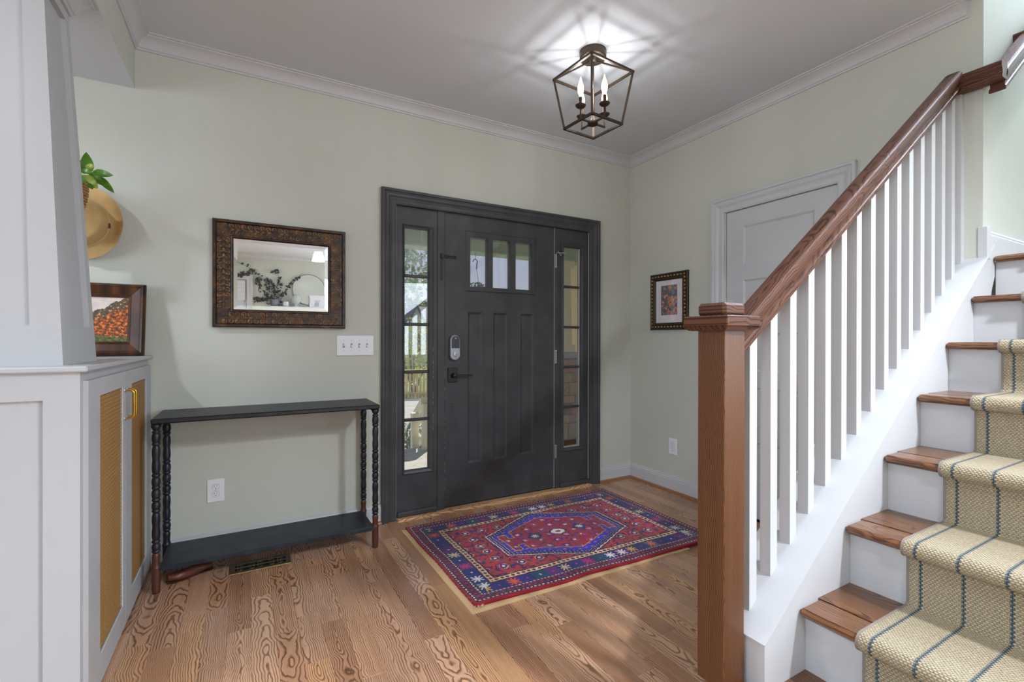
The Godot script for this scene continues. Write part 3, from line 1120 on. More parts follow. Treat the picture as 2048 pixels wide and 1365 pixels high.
	b.tube([V(-0.717, 1.8325, z + 0.038), V(-0.708, 1.833, z + 0.044)], 0.0065, 10)
	obj("hinge_stop", b, M.steel, d)
	# the posts beside the door
	struct("trim_10", mb().box(V(-1.727, 0.0, -0.155), V(-1.674, 2.044, -0.006), 0.003), M.black, "black post between the front door and the left sidelight", "door post")
	struct("trim_11", mb().box(V(-0.770, 0.0, -0.155), V(-0.727, 2.044, -0.006), 0.003), M.black, "black post between the front door and the right sidelight", "door post")
	struct("trim_12", mb().box(V(-2.004, 2.035, -0.155), V(-0.447, 2.044, -0.003)), M.black, "black head jamb over the front door", "door jamb")
	obj("guard_plate", mb().box(V(-1.708, 1.565, -0.007), V(-1.690, 1.748, -0.003), 0.001).box(V(-1.706, 1.712, -0.004), V(-1.688, 1.742, 0.008), 0.003), M.black_dark, get_node("trim_10"))
	var sides := [["window_1", [-2.006, -1.727], [-1.966, -1.755, 0.279, 1.915], [-1.946, -1.788, 0.308, 1.892], "black framed sidelight left of the front door, garden behind its panes"], ["window_2", [-0.727, -0.445], [-0.704, -0.495, 0.287, 1.917], [-0.682, -0.526, 0.318, 1.890], "black framed sidelight right of the front door, stone pier behind its panes"]]
	for s in sides:
		var i: Array = s[3]
		var ou: Array = s[2]
		var w := struct(s[0], mb().plate(2, -0.056, -0.014, [s[1][0], s[1][1], 0.0, 2.036], [[i[0] - 0.006, i[1] + 0.006, i[2] - 0.006, i[3] + 0.006]]), M.black, s[4], "sidelight window")
		b = mb()
		lite(w, b, ou, i, -0.014)
		obj("lite_frame", b, M.black, w)
		var ys := [i[2], 0.635, 0.950, 1.264, 1.582, i[3]]
		for k in 5:
			obj("pane", mb().box(V(i[0] - 0.005, ys[k] - 0.004, -0.037), V(i[1] + 0.005, ys[k + 1] + 0.004, -0.033)), M.glass, w)
			if k:
				obj("muntin", mb().box(V(i[0] - 0.003, ys[k] - 0.010, -0.042), V(i[1] + 0.003, ys[k] + 0.010, -0.020), 0.005), M.black, w)
		obj("sill", mb().box(V(s[1][0] + 0.002, 0.013, -0.02), V(s[1][1] - 0.002, 0.047, 0.012), 0.008), M.black, w)
		b = mb()
		var edge: float = ou[1] if s[0] == "window_1" else i[1] + 0.002
		for k in 26:
			var yy: float = rng.randf_range(0.55, 1.12)
			var hh: float = rng.randf_range(0.004, 0.022)
			if s[0] == "window_1":
				b.box(V(edge - 0.006 + rng.randf() * 0.004, yy, -0.0095), V(edge - 0.001, yy + hh, -0.0085))
		if s[0] == "window_1":
			for k in 30:
				var yy: float = rng.randf_range(0.12, 1.0)
				b.box(V(-1.6755, yy, -0.0065), V(-1.6738, yy + rng.randf_range(0.003, 0.014), -0.0055))
			obj("paint_chips", b, M.chip, w).set_meta("kind", "stuff")
		else:
			b.box(V(i[1] - 0.004, i[2], -0.033), V(i[1], i[3], -0.020))
			b.box(V(i[0], i[2], -0.033), V(i[1], i[2] + 0.004, -0.020))
			obj("glazing_bead", b, M.chip, w)
	var st := thing("warning_sticker", V(-0.608, 0.33, -0.032), "small brown sticker low in the corner of the right sidelight", "sticker")
	obj("backing", mb().box(V(-0.668, 0.330, -0.0325), V(-0.548, 0.372, -0.0318)), M.sticker, st)
	b = mb()
	for k in 3:
		b.box(V(-0.660, 0.338 + k * 0.011, -0.0318), V(-0.604, 0.342 + k * 0.011, -0.0314))
	var ringp := []
	for k in 17:
		ringp.append(V(-0.570 + 0.012 * cos(TAU * k / 16), 0.351 + 0.012 * sin(TAU * k / 16), -0.0316))
	b.tube(ringp, 0.003, 6)
	obj("printed_marks", b, M.sticker_dark, st)

func closet_door() -> void:
	var d := thing("door_2", V(0.02, 0.02, 1.267), "white five-panel closet door behind the stair balusters", "door")
	d.set_meta("kind", "structure")
	var pans := []
	for y in [[1.666, 1.915], [1.312, 1.560], [0.962, 1.207], [0.608, 0.858], [0.255, 0.505]]:
		pans.append([1.040, 1.488, y[0], y[1]])
	obj("slab", mb().plate(0, 0.004, 0.04, [0.919, 1.6155, 0.022, 2.026], pans), M.white, d)
	for q in pans:
		var b := mb()
		var i := [q[0] + 0.012, q[1] - 0.012, q[2] + 0.012, q[3] - 0.012]
		b.bevel(0, q, i, 0.0045, 0.012, -1.0)
		b.plate(0, 0.012, 0.03, i)
		obj("panel", b, M.white, d)
	var kn := mb()
	kn.lathe(V(0.004, 0.92, 1.545), [[0.0, 0.055], [0.018, 0.053], [0.026, 0.044], [0.026, 0.034], [0.012, 0.024], [0.010, 0.006], [0.026, 0.004], [0.028, 0.0]], 16, Basis(Vector3.BACK, PI / 2))
	obj("door_knob", kn, M.nickel, d)
	struct("trim_13", mb().box(V(0.045, 0, 0.90), V(0.08, 2.05, 1.64)), M.white, "white backing behind the closet door", "door stop")

# ---------------------------------------------------------------- stair
const RISE := 0.1925
const RUN := 0.251
func nose(i: int) -> float:
	return -1.448 + RUN * (i - 2)

func stair() -> void:
	var s := thing("staircase", V(-0.8, 0, 2.6), "white staircase with dark stained oak treads rising to the right", "staircase")
	for i in range(1, 9):
		var y := RISE * i
		var x0 := nose(i)
		var x1 := nose(i + 1) + 0.036
		var z0 := 2.2195
		if i == 8:
			x1 = 1.6
		if i == 1:
			x0 = -1.697
		# boards glued edge to edge, the front one with the rounded nosing
		var b := mb()
		var xa := x0
		var kk := 0
		while xa < x1 - 0.001:
			var xb := minf(xa + 0.105, x1)
			if x1 - xb < 0.02:
				xb = x1
			b.wood(2, [0, 2, 4, 6, 7, 5][(i * 2 + kk) % 6], 0.13 * i + 0.31 * kk, 0.107, V(xa, y - 0.03, 0))
			b.box(V(xa, y - 0.027, z0), V(xb, y, 3.246), 0.009 if kk == 0 else 0.0)
			xa = xb
			kk += 1
		if i == 1:
			b.wood(0, 4, 0.2, 0.2, V(x0, 0, 2.02))
			b.box(V(x0, y - 0.027, 2.09), V(-1.612, y, z0), 0.009)
		obj("tread", b, M.tread, s)
		if i == 1:
			obj("riser", mb().box(V(x0 + 0.036, 0, 2.10), V(x0 + 0.05, y - 0.027, 3.246)), M.white, s)
			obj("riser", mb().box(V(x0 + 0.05, 0, 2.10), V(-1.609, y - 0.027, 2.114)), M.white, s)
		else:
			obj("riser", mb().box(V(x0 + 0.036, y - RISE, z0), V(x0 + 0.05, y - 0.027, 3.246)), M.white, s)
	# the low sloping wall that carries the balusters
	var yk := func(x: float) -> float:
		return 1.531 + PITCH * x
	var P := [Vector2(-1.608, 0), Vector2(-0.001, 0), Vector2(-0.001, yk.call(-0.001)), Vector2(-1.608, yk.call(-1.608))]
	var ext := func(poly: Array, z0: float, z1: float) -> MB:
		return mb().sweep(poly, [frame(V(0, 0, z0), Vector3.RIGHT, Vector3.UP), frame(V(0, 0, z1), Vector3.RIGHT, Vector3.UP)])
	var kw := struct("wall_knee", ext.call(P, 2.034, 2.219), M.white, "white low sloping wall under the stair balusters", "low wall")
	P = [Vector2(-0.001, 1.30), Vector2(0.085, 1.45), Vector2(0.085, yk.call(0.085)), Vector2(-0.001, yk.call(-0.001))]
	obj("skirt_end", ext.call(P, 2.204, 2.219), M.white, kw)
	P = [Vector2(-1.612, yk.call(-1.612) - 0.002), Vector2(0.0, yk.call(0.0) - 0.002), Vector2(0.0, yk.call(0.0) + 0.002), Vector2(-1.612, yk.call(-1.612) + 0.002)]
	obj("cap", ext.call(P, 2.030, 2.2225), M.white, kw)
	var b2 := mb()
	mould(b2, BASE, V(0.03, 1.54, 2.203), V(1.5, 1.54, 2.203), Vector3.BACK, Vector3.UP, 0, 0)
	struct("baseboard_stair", b2, M.white, "white baseboard on the landing beside the brighter wall", "baseboard")
	obj("end_block", mb().box(V(-0.004, 1.52, 2.185), V(0.032, 1.668, 2.221), 0.003), M.white, get_node("baseboard_stair"))
	balustrade()
	runner()

func balustrade() -> void:
	var s := thing("balustrade", V(-1.665, RISE, 2.123), "stair railing with dark oak newel and handrail over white square balusters", "railing")
	var x0 := -1.709
	var x1 := -1.621
	var z0 := 2.079
	var z1 := 2.167
	var nw := Node3D.new()
	put(nw, "newel_post", s)
	# the two visible faces take different boards
	var b := mb().wood(1, 3, 0.05, 0.1, V(x0, 0, z0)).box(V(x0, RISE, z0), V(x1, 1.19, z1), 0.002)
	obj("post", b, M.oak, nw)
	var cx := (x0 + x1) / 2
	var cz := (z0 + z1) / 2
	var h := 0.0725
	var lo := []
	var mid := []
	for k in [[-1, 1], [1, 1], [1, -1], [-1, -1]]:
		lo.append(V(cx + k[0] * (h - 0.012), 1.188, cz + k[1] * (h - 0.012)))
		mid.append(V(cx + k[0] * h, 1.199, cz + k[1] * h))
	b = mb().wood(0, 7, 0.3, 0.16, V(cx - h, 1.18, cz - h)).hexa(lo, mid)
	b.box(V(cx - h, 1.199, cz - h), V(cx + h, 1.229, cz + h), 0.0025)
	obj("cap_board", b, M.oak2, nw)
	b = mb().wood(0, 3, 0.7, 0.16, V(x0, 1.2, z0)).box(V(x0 - 0.002, 1.229, z0 - 0.002), V(x1 + 0.002, 1.266, z1 + 0.002), 0.008)
	obj("cap_block", b, M.oak2, nw)
	# handrail: a moulded section carried up the slope, a level jog to the wall, then on up
	var half := [Vector2(0.019, 0), Vector2(0.027, 0.001), Vector2(0.0275, 0.013), Vector2(0.0235, 0.016), Vector2(0.0225, 0.022), Vector2(0.024, 0.032), Vector2(0.0305, 0.043), Vector2(0.033, 0.052), Vector2(0.0332, 0.061), Vector2(0.0315, 0.068), Vector2(0.027, 0.0725), Vector2(0.020, 0.0748), Vector2(0.010, 0.0756)]
	var prof := half.duplicate()
	for k in range(half.size() - 1, -1, -1):
		prof.append(Vector2(-half[k].x, half[k].y))
	var sl := 0.754
	var stretch := sqrt(1 + sl * sl)
	var yb := func(x: float) -> float:
		return 1.127 + sl * (x + 1.593)
	var up := V(0, stretch, 0)
	b = mb().wood(0, 2, 0.1, 0.083, Vector3.ZERO)
	# ends cut plumb: the frame's own y axis is upright, stretched so that the section keeps its size
	b.sweep(prof, [frame(V(-1.6225, yb.call(-1.6225), 2.123), Vector3.BACK, up), frame(V(-0.80, yb.call(-0.80), 2.123), Vector3.BACK, up), frame(V(-0.075, yb.call(-0.075), 2.123), Vector3.BACK, up)], true, true, true)
	obj("handrail", b, M.oak2, s)
	b = mb().wood(2, 6, 0.4, 0.083, Vector3.ZERO)
	var jy := 2.275
	b.sweep(prof, [frame(V(-0.048, jy, 2.092), Vector3.RIGHT, Vector3.UP * 0.98), frame(V(-0.048, jy, 2.283), Vector3.RIGHT, Vector3.UP * 0.98)], true, true, true)
	obj("rail_jog", b, M.oak2, s)
	b = mb().wood(0, 4, 0.2, 0.083, Vector3.ZERO)
	var y2 := func(x: float) -> float:
		return 2.278 + sl * (x - 0.035)
	b.sweep(prof, [frame(V(-0.016, y2.call(-0.016), 2.252), Vector3.BACK, up), frame(V(1.6, y2.call(1.6), 2.252), Vector3.BACK, up)], true, true, true)
	obj("wall_rail", b, M.oak2, s)
	b = mb().wood(2, 5, 0.6, 0.083, Vector3.ZERO)
	b.sweep(prof, [frame(V(0.40, y2.call(0.40) + 0.005, 2.2035), Vector3.RIGHT, Vector3.UP * 1.1), frame(V(0.40, y2.call(0.40) + 0.005, 2.25), Vector3.RIGHT, Vector3.UP * 1.1)], true, true, true)
	obj("rail_return", b, M.oak2, s)
	for i in 16:
		var x := -1.558 + 0.1016 * i
		var w := 0.0335
		var m := 1.531 + PITCH * x - 0.004
		var lo2 := []
		var hi2 := []
		for k in [[0, 1], [1, 1], [1, 0], [0, 0]]:
			var px: float = x + k[0] * w
			lo2.append(V(px, 1.531 + PITCH * px - 0.003, 2.1065 + k[1] * w))
			hi2.append(V(px, yb.call(px) + 0.004, 2.1065 + k[1] * w))
		obj("baluster", mb().hexa(lo2, hi2), M.white, s)

func runner() -> void:
	var z0 := 2.372
	var z1 := 3.08
	var t := 0.011
	var pts := []
	var add := func(x: float, y: float) -> void:
		pts.append(Vector2(x, y))
	add.call(nose(1) - 0.35 + 0.036 - t, 0.0)
	for i in range(1, 9):
		var n := nose(i) if i > 1 else -1.697
		var y := RISE * i
		if i == 1:
			pts.clear()
			add.call(n + 0.036 - t, 0.001)
		var r := 0.0135 + t
		var cx := n + 0.0135
		var cy := y - 0.0135
		add.call(n + 0.036 - t, y - 0.027 - t - 0.012)
		add.call(n + 0.034 - t, y - 0.027 - t - 0.002)
		for k in 13:
			var a := -PI * 0.5 - PI * k / 12.0
			add.call(cx + (r + 0.004) * cos(a), cy + r * sin(a))
		var back := (nose(i + 1) + 0.036 - t) if i < 8 else 1.5
		add.call(back - 0.01, y + t)
		add.call(back, y + t + 0.008)
	var b := mb()
	var edge := mb()
	var s := 0.0
	for k in pts.size() - 1:
		var p: Vector2 = pts[k]
		var q: Vector2 = pts[k + 1]
		var l := p.distance_to(q)
		if l < 1e-5:
			continue
		var nn := Vector3(-(q.y - p.y), q.x - p.x, 0).normalized()
		var n0 := nn
		var n1 := nn
		if k > 0 and pts[k - 1].distance_to(p) < 0.06:
			n0 = (nn + Vector3(-(p.y - pts[k - 1].y), p.x - pts[k - 1].x, 0).normalized()).normalized()
		if k + 2 < pts.size() and pts[k + 2].distance_to(q) < 0.06:
			n1 = (nn + Vector3(-(pts[k + 2].y - q.y), pts[k + 2].x - q.x, 0).normalized()).normalized()
		var A := V(p.x, p.y, z0)
		var B := V(q.x, q.y, z0)
		var C := V(q.x, q.y, z1)
		var D := V(p.x, p.y, z1)
		var u0 := (z0 - 2.405) / 0.0925 + 0.5
		var u1 := (z1 - 2.405) / 0.0925 + 0.5
		var v0 := s / 0.0925
		var v1 := (s + l) / 0.0925
		var ids := [[A, n0, Vector2(u0, v0)], [B, n1, Vector2(u0, v1)], [C, n1, Vector2(u1, v1)], [D, n0, Vector2(u1, v0)]]
		var face: Vector3 = (B - A).cross(C - A)
		for e in ([0, 2, 1, 0, 3, 2] if face.dot(nn) > 0 else [0, 1, 2, 0, 2, 3]):
			b.vert(ids[e][0], ids[e][1], ids[e][2])
		for zz in [z0, z1]:
			var inn := 0.012
			var P0 := V(p.x, p.y, zz) - n0 * inn
			var Q0 := V(q.x, q.y, zz) - n1 * inn
			edge.qn(V(p.x, p.y, zz) + n0 * 0.0008, V(q.x, q.y, zz) + n1 * 0.0008, Q0, P0, V(0, 0, -1 if zz == z0 else 1))
			var zi: float = zz + (0.007 if zz == z0 else -0.007)
			edge.qn(V(p.x, p.y, zz) + n0 * 0.0008, V(q.x, q.y, zz) + n1 * 0.0008, V(q.x, q.y, zi) + n1 * 0.0008, V(p.x, p.y, zi) + n0 * 0.0008, nn)
		s += l
	var r := thing("stair_runner", V(-0.8, RISE, 2.72), "beige basket-weave runner with blue-grey stripes down the middle of the stair", "stair carpet")
	obj("carpet", b, M.runner, r)
	obj("binding", edge, M.runner_edge, r)

# ---------------------------------------------------------------- left side
func half_wall_and_column() -> void:
	var w := thing("half_wall", V(-3.55, 0, 1.1), "white panelled half wall under the tapered column at the left edge", "half wall")
	var y1 := 1.062
	var b := mb()
	b.plate(2, 1.115, 1.13, [-3.86, -3.283, 0, y1], [[-3.76, -3.366, 0.12, 0.981]])
	b.box(V(-3.86, 0, 1.0505), V(-3.2831, y1 - 0.0002, 1.1148))
	obj("front_panel", b, M.white_cab, w)
	var c := thing("column", V(-3.5335, 1.08, 0.8485), "white tapered column with recessed panels standing on the half wall", "column")
	var cx := -3.5335
	var cz := 0.8485
	var b0 := 0.1885
	var t0 := 0.1235
	var yb := 1.08
	var yt := 2.40
	var half := func(y: float) -> float:
		return lerpf(b0, t0, (y - yb) / (2.34 - yb))
	var side := func(k: int, a: float, y: float, depth: float) -> Vector3:
		var h: float = half.call(y) - depth
		if k == 0:
			return V(cx + a, y, cz + h)
		if k == 1:
			return V(cx + h, y, cz - a)
		if k == 2:
			return V(cx - a, y, cz - h)
		return V(cx - h, y, cz + a)
	var nrm := [Vector3.BACK, Vector3.RIGHT, Vector3.FORWARD, Vector3.LEFT]
	b = mb()
	var pn := mb()
	for k in 4:
		var y2 := 1.205
		var y3 := 2.30
		var st := 0.072 if k % 2 == 0 else 0.052
		var L := [yb, y2, y3, yt]
		for s in 3:
			var a0: float = half.call(L[s])
			var a1: float = half.call(L[s + 1])
			if s != 1:
				b.qn(side.call(k, -a0, L[s], 0), side.call(k, a0, L[s], 0), side.call(k, a1, L[s + 1], 0), side.call(k, -a1, L[s + 1], 0), nrm[k])
			else:
				for e in [-1.0, 1.0]:
					b.qn(side.call(k, e * a0, y2, 0), side.call(k, e * (a0 - st), y2, 0), side.call(k, e * (a1 - st * 0.7), y3, 0), side.call(k, e * a1, y3, 0), nrm[k])
					b.qn(side.call(k, e * (a0 - st), y2, 0), side.call(k, e * (a0 - st), y2, 0.016), side.call(k, e * (a1 - st * 0.7), y3, 0.016), side.call(k, e * (a1 - st * 0.7), y3, 0), nrm[k] - nrm[(k + 1) % 4] * e)
				pn.qn(side.call(k, -a0 + st, y2, 0.016), side.call(k, a0 - st, y2, 0.016), side.call(k, a1 - st * 0.7, y3, 0.016), side.call(k, -a1 + st * 0.7, y3, 0.016), nrm[k])
				b.qn(side.call(k, -a0 + st, y2, 0), side.call(k, a0 - st, y2, 0), side.call(k, a0 - st, y2, 0.016), side.call(k, -a0 + st, y2, 0.016), Vector3.UP)
				b.qn(side.call(k, -a1 + st * 0.7, y3, 0), side.call(k, a1 - st * 0.7, y3, 0), side.call(k, a1 - st * 0.7, y3, 0.016), side.call(k, -a1 + st * 0.7, y3, 0.016), Vector3.DOWN)
	obj("shaft", b, M.white_cab, c)
	obj("recessed_panel", pn, M.white_cab, c)
	# crown moulding wrapped round the head
	b = mb()
	var hh := 0.1235
	var cp := []
	for p in CROWN:
		cp.append(Vector2(p.x * 1.08, p.y * 1.25))
	var cor := [V(cx - hh, 2.426, cz + hh), V(cx + hh, 2.426, cz + hh), V(cx + hh, 2.426, cz - hh), V(cx - hh, 2.426, cz - hh)]
	for k in 4:
		mould(b, cp, cor[k], cor[(k + 1) % 4], nrm[k], Vector3.UP, -1, 1)
	obj("capital", b, M.white_cab, c)
	var top := thing("counter", V(-3.55, 1.062, 0.58), "white painted ledge on top of the cane cabinet and the half wall", "counter")
	obj("board", mb().box(V(-3.86, 1.0625, 0.001), V(-3.262, 1.08, 1.15), 0.004), M.white_cab, top)

func cabinet() -> void:
	var c := thing("cabinet", V(-3.5, 0, 0.56), "white cabinet with two cane-fronted doors under the ledge", "cabinet")
	var b := mb()
	b.plate(0, -3.30, -3.284, [0.001, 1.05, 0, 1.062], [[0.05, 1.03, 0.06, 1.01]])
	b.box(V(-3.86, 0, 0.001), V(-3.845, 1.062, 1.049))
	b.box(V(-3.845, 0, 0.001), V(-3.30, 0.02, 1.049))
	b.box(V(-3.845, 0.02, 0.001), V(-3.30, 1.06, 0.012))
	obj("body", b, M.white_cab, c)
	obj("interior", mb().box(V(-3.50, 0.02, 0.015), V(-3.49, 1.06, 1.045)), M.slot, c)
	var doors := [[0.587, 1.100, 0.630, 0.966], [0.018, 0.582, 0.132, 0.470]]
	for q in doors:
		var d := Node3D.new()
		put(d, "door", c)
		var o := [q[0], q[1], 0.012, 1.033]
		var i := [q[2], q[3], 0.105, 0.974]
		obj("door_frame", mb().plate(0, -3.2835, -3.2705, o, [i]).bevel(0, [i[0], i[1], i[2], i[3]], [i[0] + 0.003, i[1] - 0.003, i[2] + 0.003, i[3] - 0.003], -3.2705, -3.274), M.white_cab, d)
		var cn := mb()
		cane(cn, i, -3.279)
		obj("cane_panel", cn, M.cane, d).set_meta("kind", "stuff")
	for z in [0.606, 0.562]:
		var h := Node3D.new()
		put(h, "handle", c.get_node("door" if z > 0.59 else "door_001"))
		var pts := []
		for k in 7:
			var a := PI / 2 * k / 6.0
			pts.append(V(-3.2705 + 0.014 + 0.016 * sin(a), 0.944 + 0.0 + 0.014 * cos(a), z))
		pts.push_front(V(-3.2705, 0.958, z))
		for k in 7:
			var a := PI / 2 * k / 6.0
			pts.append(V(-3.2705 + 0.014 + 0.016 * cos(a), 0.860 - 0.014 * sin(a), z))
		pts.append(V(-3.2705, 0.846, z))
		obj("bail", mb().tube(pts, 0.0042, 8), M.brass, h)
		for y in [0.958, 0.846]:
			obj("mount", mb().lathe(V(-3.2705, y, z), [[0.0, 0.006], [0.007, 0.005], [0.008, 0.0]], 12, Basis(Vector3.BACK, -PI / 2)), M.steel, h)

# six-way chair cane over the opening i = [z0, z1, y0, y1] in the plane x
func cane(b: MB, i: Array, x: float) -> void:
	var p := 0.0145
	var w := 0.0014
	var W: float = i[1] - i[0]
	var H: float = i[3] - i[2]
	var strip := func(a: Vector2, c: Vector2, hw: float, xo: float) -> void:
		var d := (c - a).normalized()
		var q := Vector2(-d.y, d.x) * hw
		b.qn(V(x + xo, a.y + q.y, a.x + q.x), V(x + xo, c.y + q.y, c.x + q.x), V(x + xo, c.y - q.y, c.x - q.x), V(x + xo, a.y - q.y, a.x - q.x), Vector3.RIGHT)
		b.qn(V(x + xo - 0.0007, a.y + q.y, a.x + q.x), V(x + xo - 0.0007, c.y + q.y, c.x + q.x), V(x + xo - 0.0007, c.y - q.y, c.x - q.x), V(x + xo - 0.0007, a.y - q.y, a.x - q.x), Vector3.LEFT)
	for k in int(W / p) + 1:
		for s in [-0.0020, 0.0020]:
			strip.call(Vector2(i[0] + k * p + s, i[2]), Vector2(i[0] + k * p + s, i[3]), w, 0.0)
	for k in int(H / p) + 1:
		for s in [-0.0020, 0.0020]:
			strip.call(Vector2(i[0], i[2] + k * p + s), Vector2(i[1], i[2] + k * p + s), w, 0.0006)
	var n := int((W + H) / p) + 1
	for k in n:
		# rising and falling diagonals through the holes' corners
		var s: float = (k + 0.5) * p
		var a := Vector2(i[0] + maxf(0.0, s - H), i[2] + minf(s, H))
		var c := Vector2(i[0] + minf(s, W), i[2] + maxf(0.0, s - W))
		if a.distance_to(c) > 0.004:
			strip.call(a, c, 0.0014, 0.0012)
			var a2 := Vector2(i[0] + i[1] - a.x, a.y)
			var c2 := Vector2(i[0] + i[1] - c.x, c.y)
			strip.call(a2, c2, 0.0014, 0.0018)

# ---------------------------------------------------------------- hall furniture
func bar(b: MB, p: Vector3, q: Vector3, w: float) -> MB:
	var d := (q - p).normalized()
	var up := Vector3.UP if absf(d.y) < 0.9 else V(1, 0, 1).normalized()
	var a := d.cross(up).normalized()
	var c := a.cross(d)
	var h := w / 2
	b.sweep([Vector2(-h, -h), Vector2(h, -h), Vector2(h, h), Vector2(-h, h)], [frame(p - d * h * 0.9, a, c), frame(q + d * h * 0.9, a, c)])
	return b

func lantern() -> void:
	var L := V(-1.246, 0, 1.03)
	var s := thing("ceiling_lantern", V(L.x, CEIL, L.z), "bronze open-cage ceiling lantern with four candle bulbs", "ceiling light")
	obj("canopy", mb().lathe(L, [[0.0, CEIL - 0.045], [0.060, CEIL - 0.045], [0.069, CEIL - 0.041], [0.070, CEIL - 0.036], [0.070, CEIL - 0.004], [0.071, CEIL]], 36), M.bronze, s)
	obj("canopy_ring", mb().lathe(L, [[0.071, CEIL - 0.003], [0.077, CEIL - 0.003], [0.079, CEIL]], 36), M.white, s)
	obj("canopy_nut", mb().lathe(L, [[0.0, CEIL - 0.062], [0.016, CEIL - 0.062], [0.024, CEIL - 0.05], [0.026, CEIL - 0.044]], 20), M.bronze, s)
	obj("rod", mb().tube([L + V(0, CEIL - 0.06, 0), L + V(0, 2.33, 0)], 0.0065, 10), M.bronze, s)
	var th := -0.706
	var top := []
	var bot := []
	for k in 4:
		var d := V(sin(th + k * PI / 2), 0, cos(th + k * PI / 2))
		top.append(L + d * 0.207 + V(0, 2.564, 0))
		bot.append(L + d * 0.150 + V(0, 2.296, 0))
	var cage := Node3D.new()
	put(cage, "cage", s)
	for k in 4:
		var j := (k + 1) % 4
		obj("top_bar", bar(mb(), top[k], top[j], 0.011), M.bronze, cage)
		obj("bottom_bar", bar(mb(), bot[k], bot[j], 0.011), M.bronze, cage)
		obj("upright", bar(mb(), top[k], bot[k], 0.011), M.bronze, cage)
		var hub: Vector3 = L + V(0, CEIL - 0.052, 0) + (top[k] - L - V(0, 2.564, 0)).normalized() * 0.012
		obj("strut", bar(mb(), hub, top[k], 0.007), M.bronze, cage)
	obj("hub", mb().lathe(L, [[0.0, 2.304], [0.026, 2.304], [0.028, 2.308], [0.028, 2.322], [0.020, 2.326], [0.013, 2.332], [0.012, 2.345], [0.007, 2.35]], 24), M.bronze, s)
	for k in 4:
		var d := V(sin(th + PI / 4 + k * PI / 2), 0, cos(th + PI / 4 + k * PI / 2))
		var p := L + d * 0.086
		var arm := bar(mb(), L + d * 0.02 + V(0, 2.314, 0), p + V(0, 2.314, 0), 0.008)
		bar(arm, p + V(0, 2.314, 0), p + V(0, 2.375, 0), 0.008)
		obj("arm", arm, M.bronze, s)
		obj("drip_pan", mb().lathe(p, [[0.0, 2.366], [0.010, 2.367], [0.022, 2.374], [0.028, 2.382], [0.0285, 2.384], [0.020, 2.379], [0.0, 2.375]], 20), M.bronze, s)
		obj("candle_sleeve", mb().lathe(p, [[0.0095, 2.376], [0.0095, 2.424], [0.008, 2.426], [0.0, 2.426]], 14), M.bronze, s)
		obj("bulb", mb().lathe(p, [[0.0, 2.425], [0.006, 2.427], [0.009, 2.436], [0.0145, 2.452], [0.0165, 2.466], [0.0155, 2.480], [0.011, 2.497], [0.0058, 2.514], [0.0025, 2.528], [0.0, 2.534]], 16), M.bulb, s)
		omni(p + V(0, 2.468, 0) - V(L.x, CEIL, L.z), 0.024, rgb(250, 250, 252), 0.006, s)

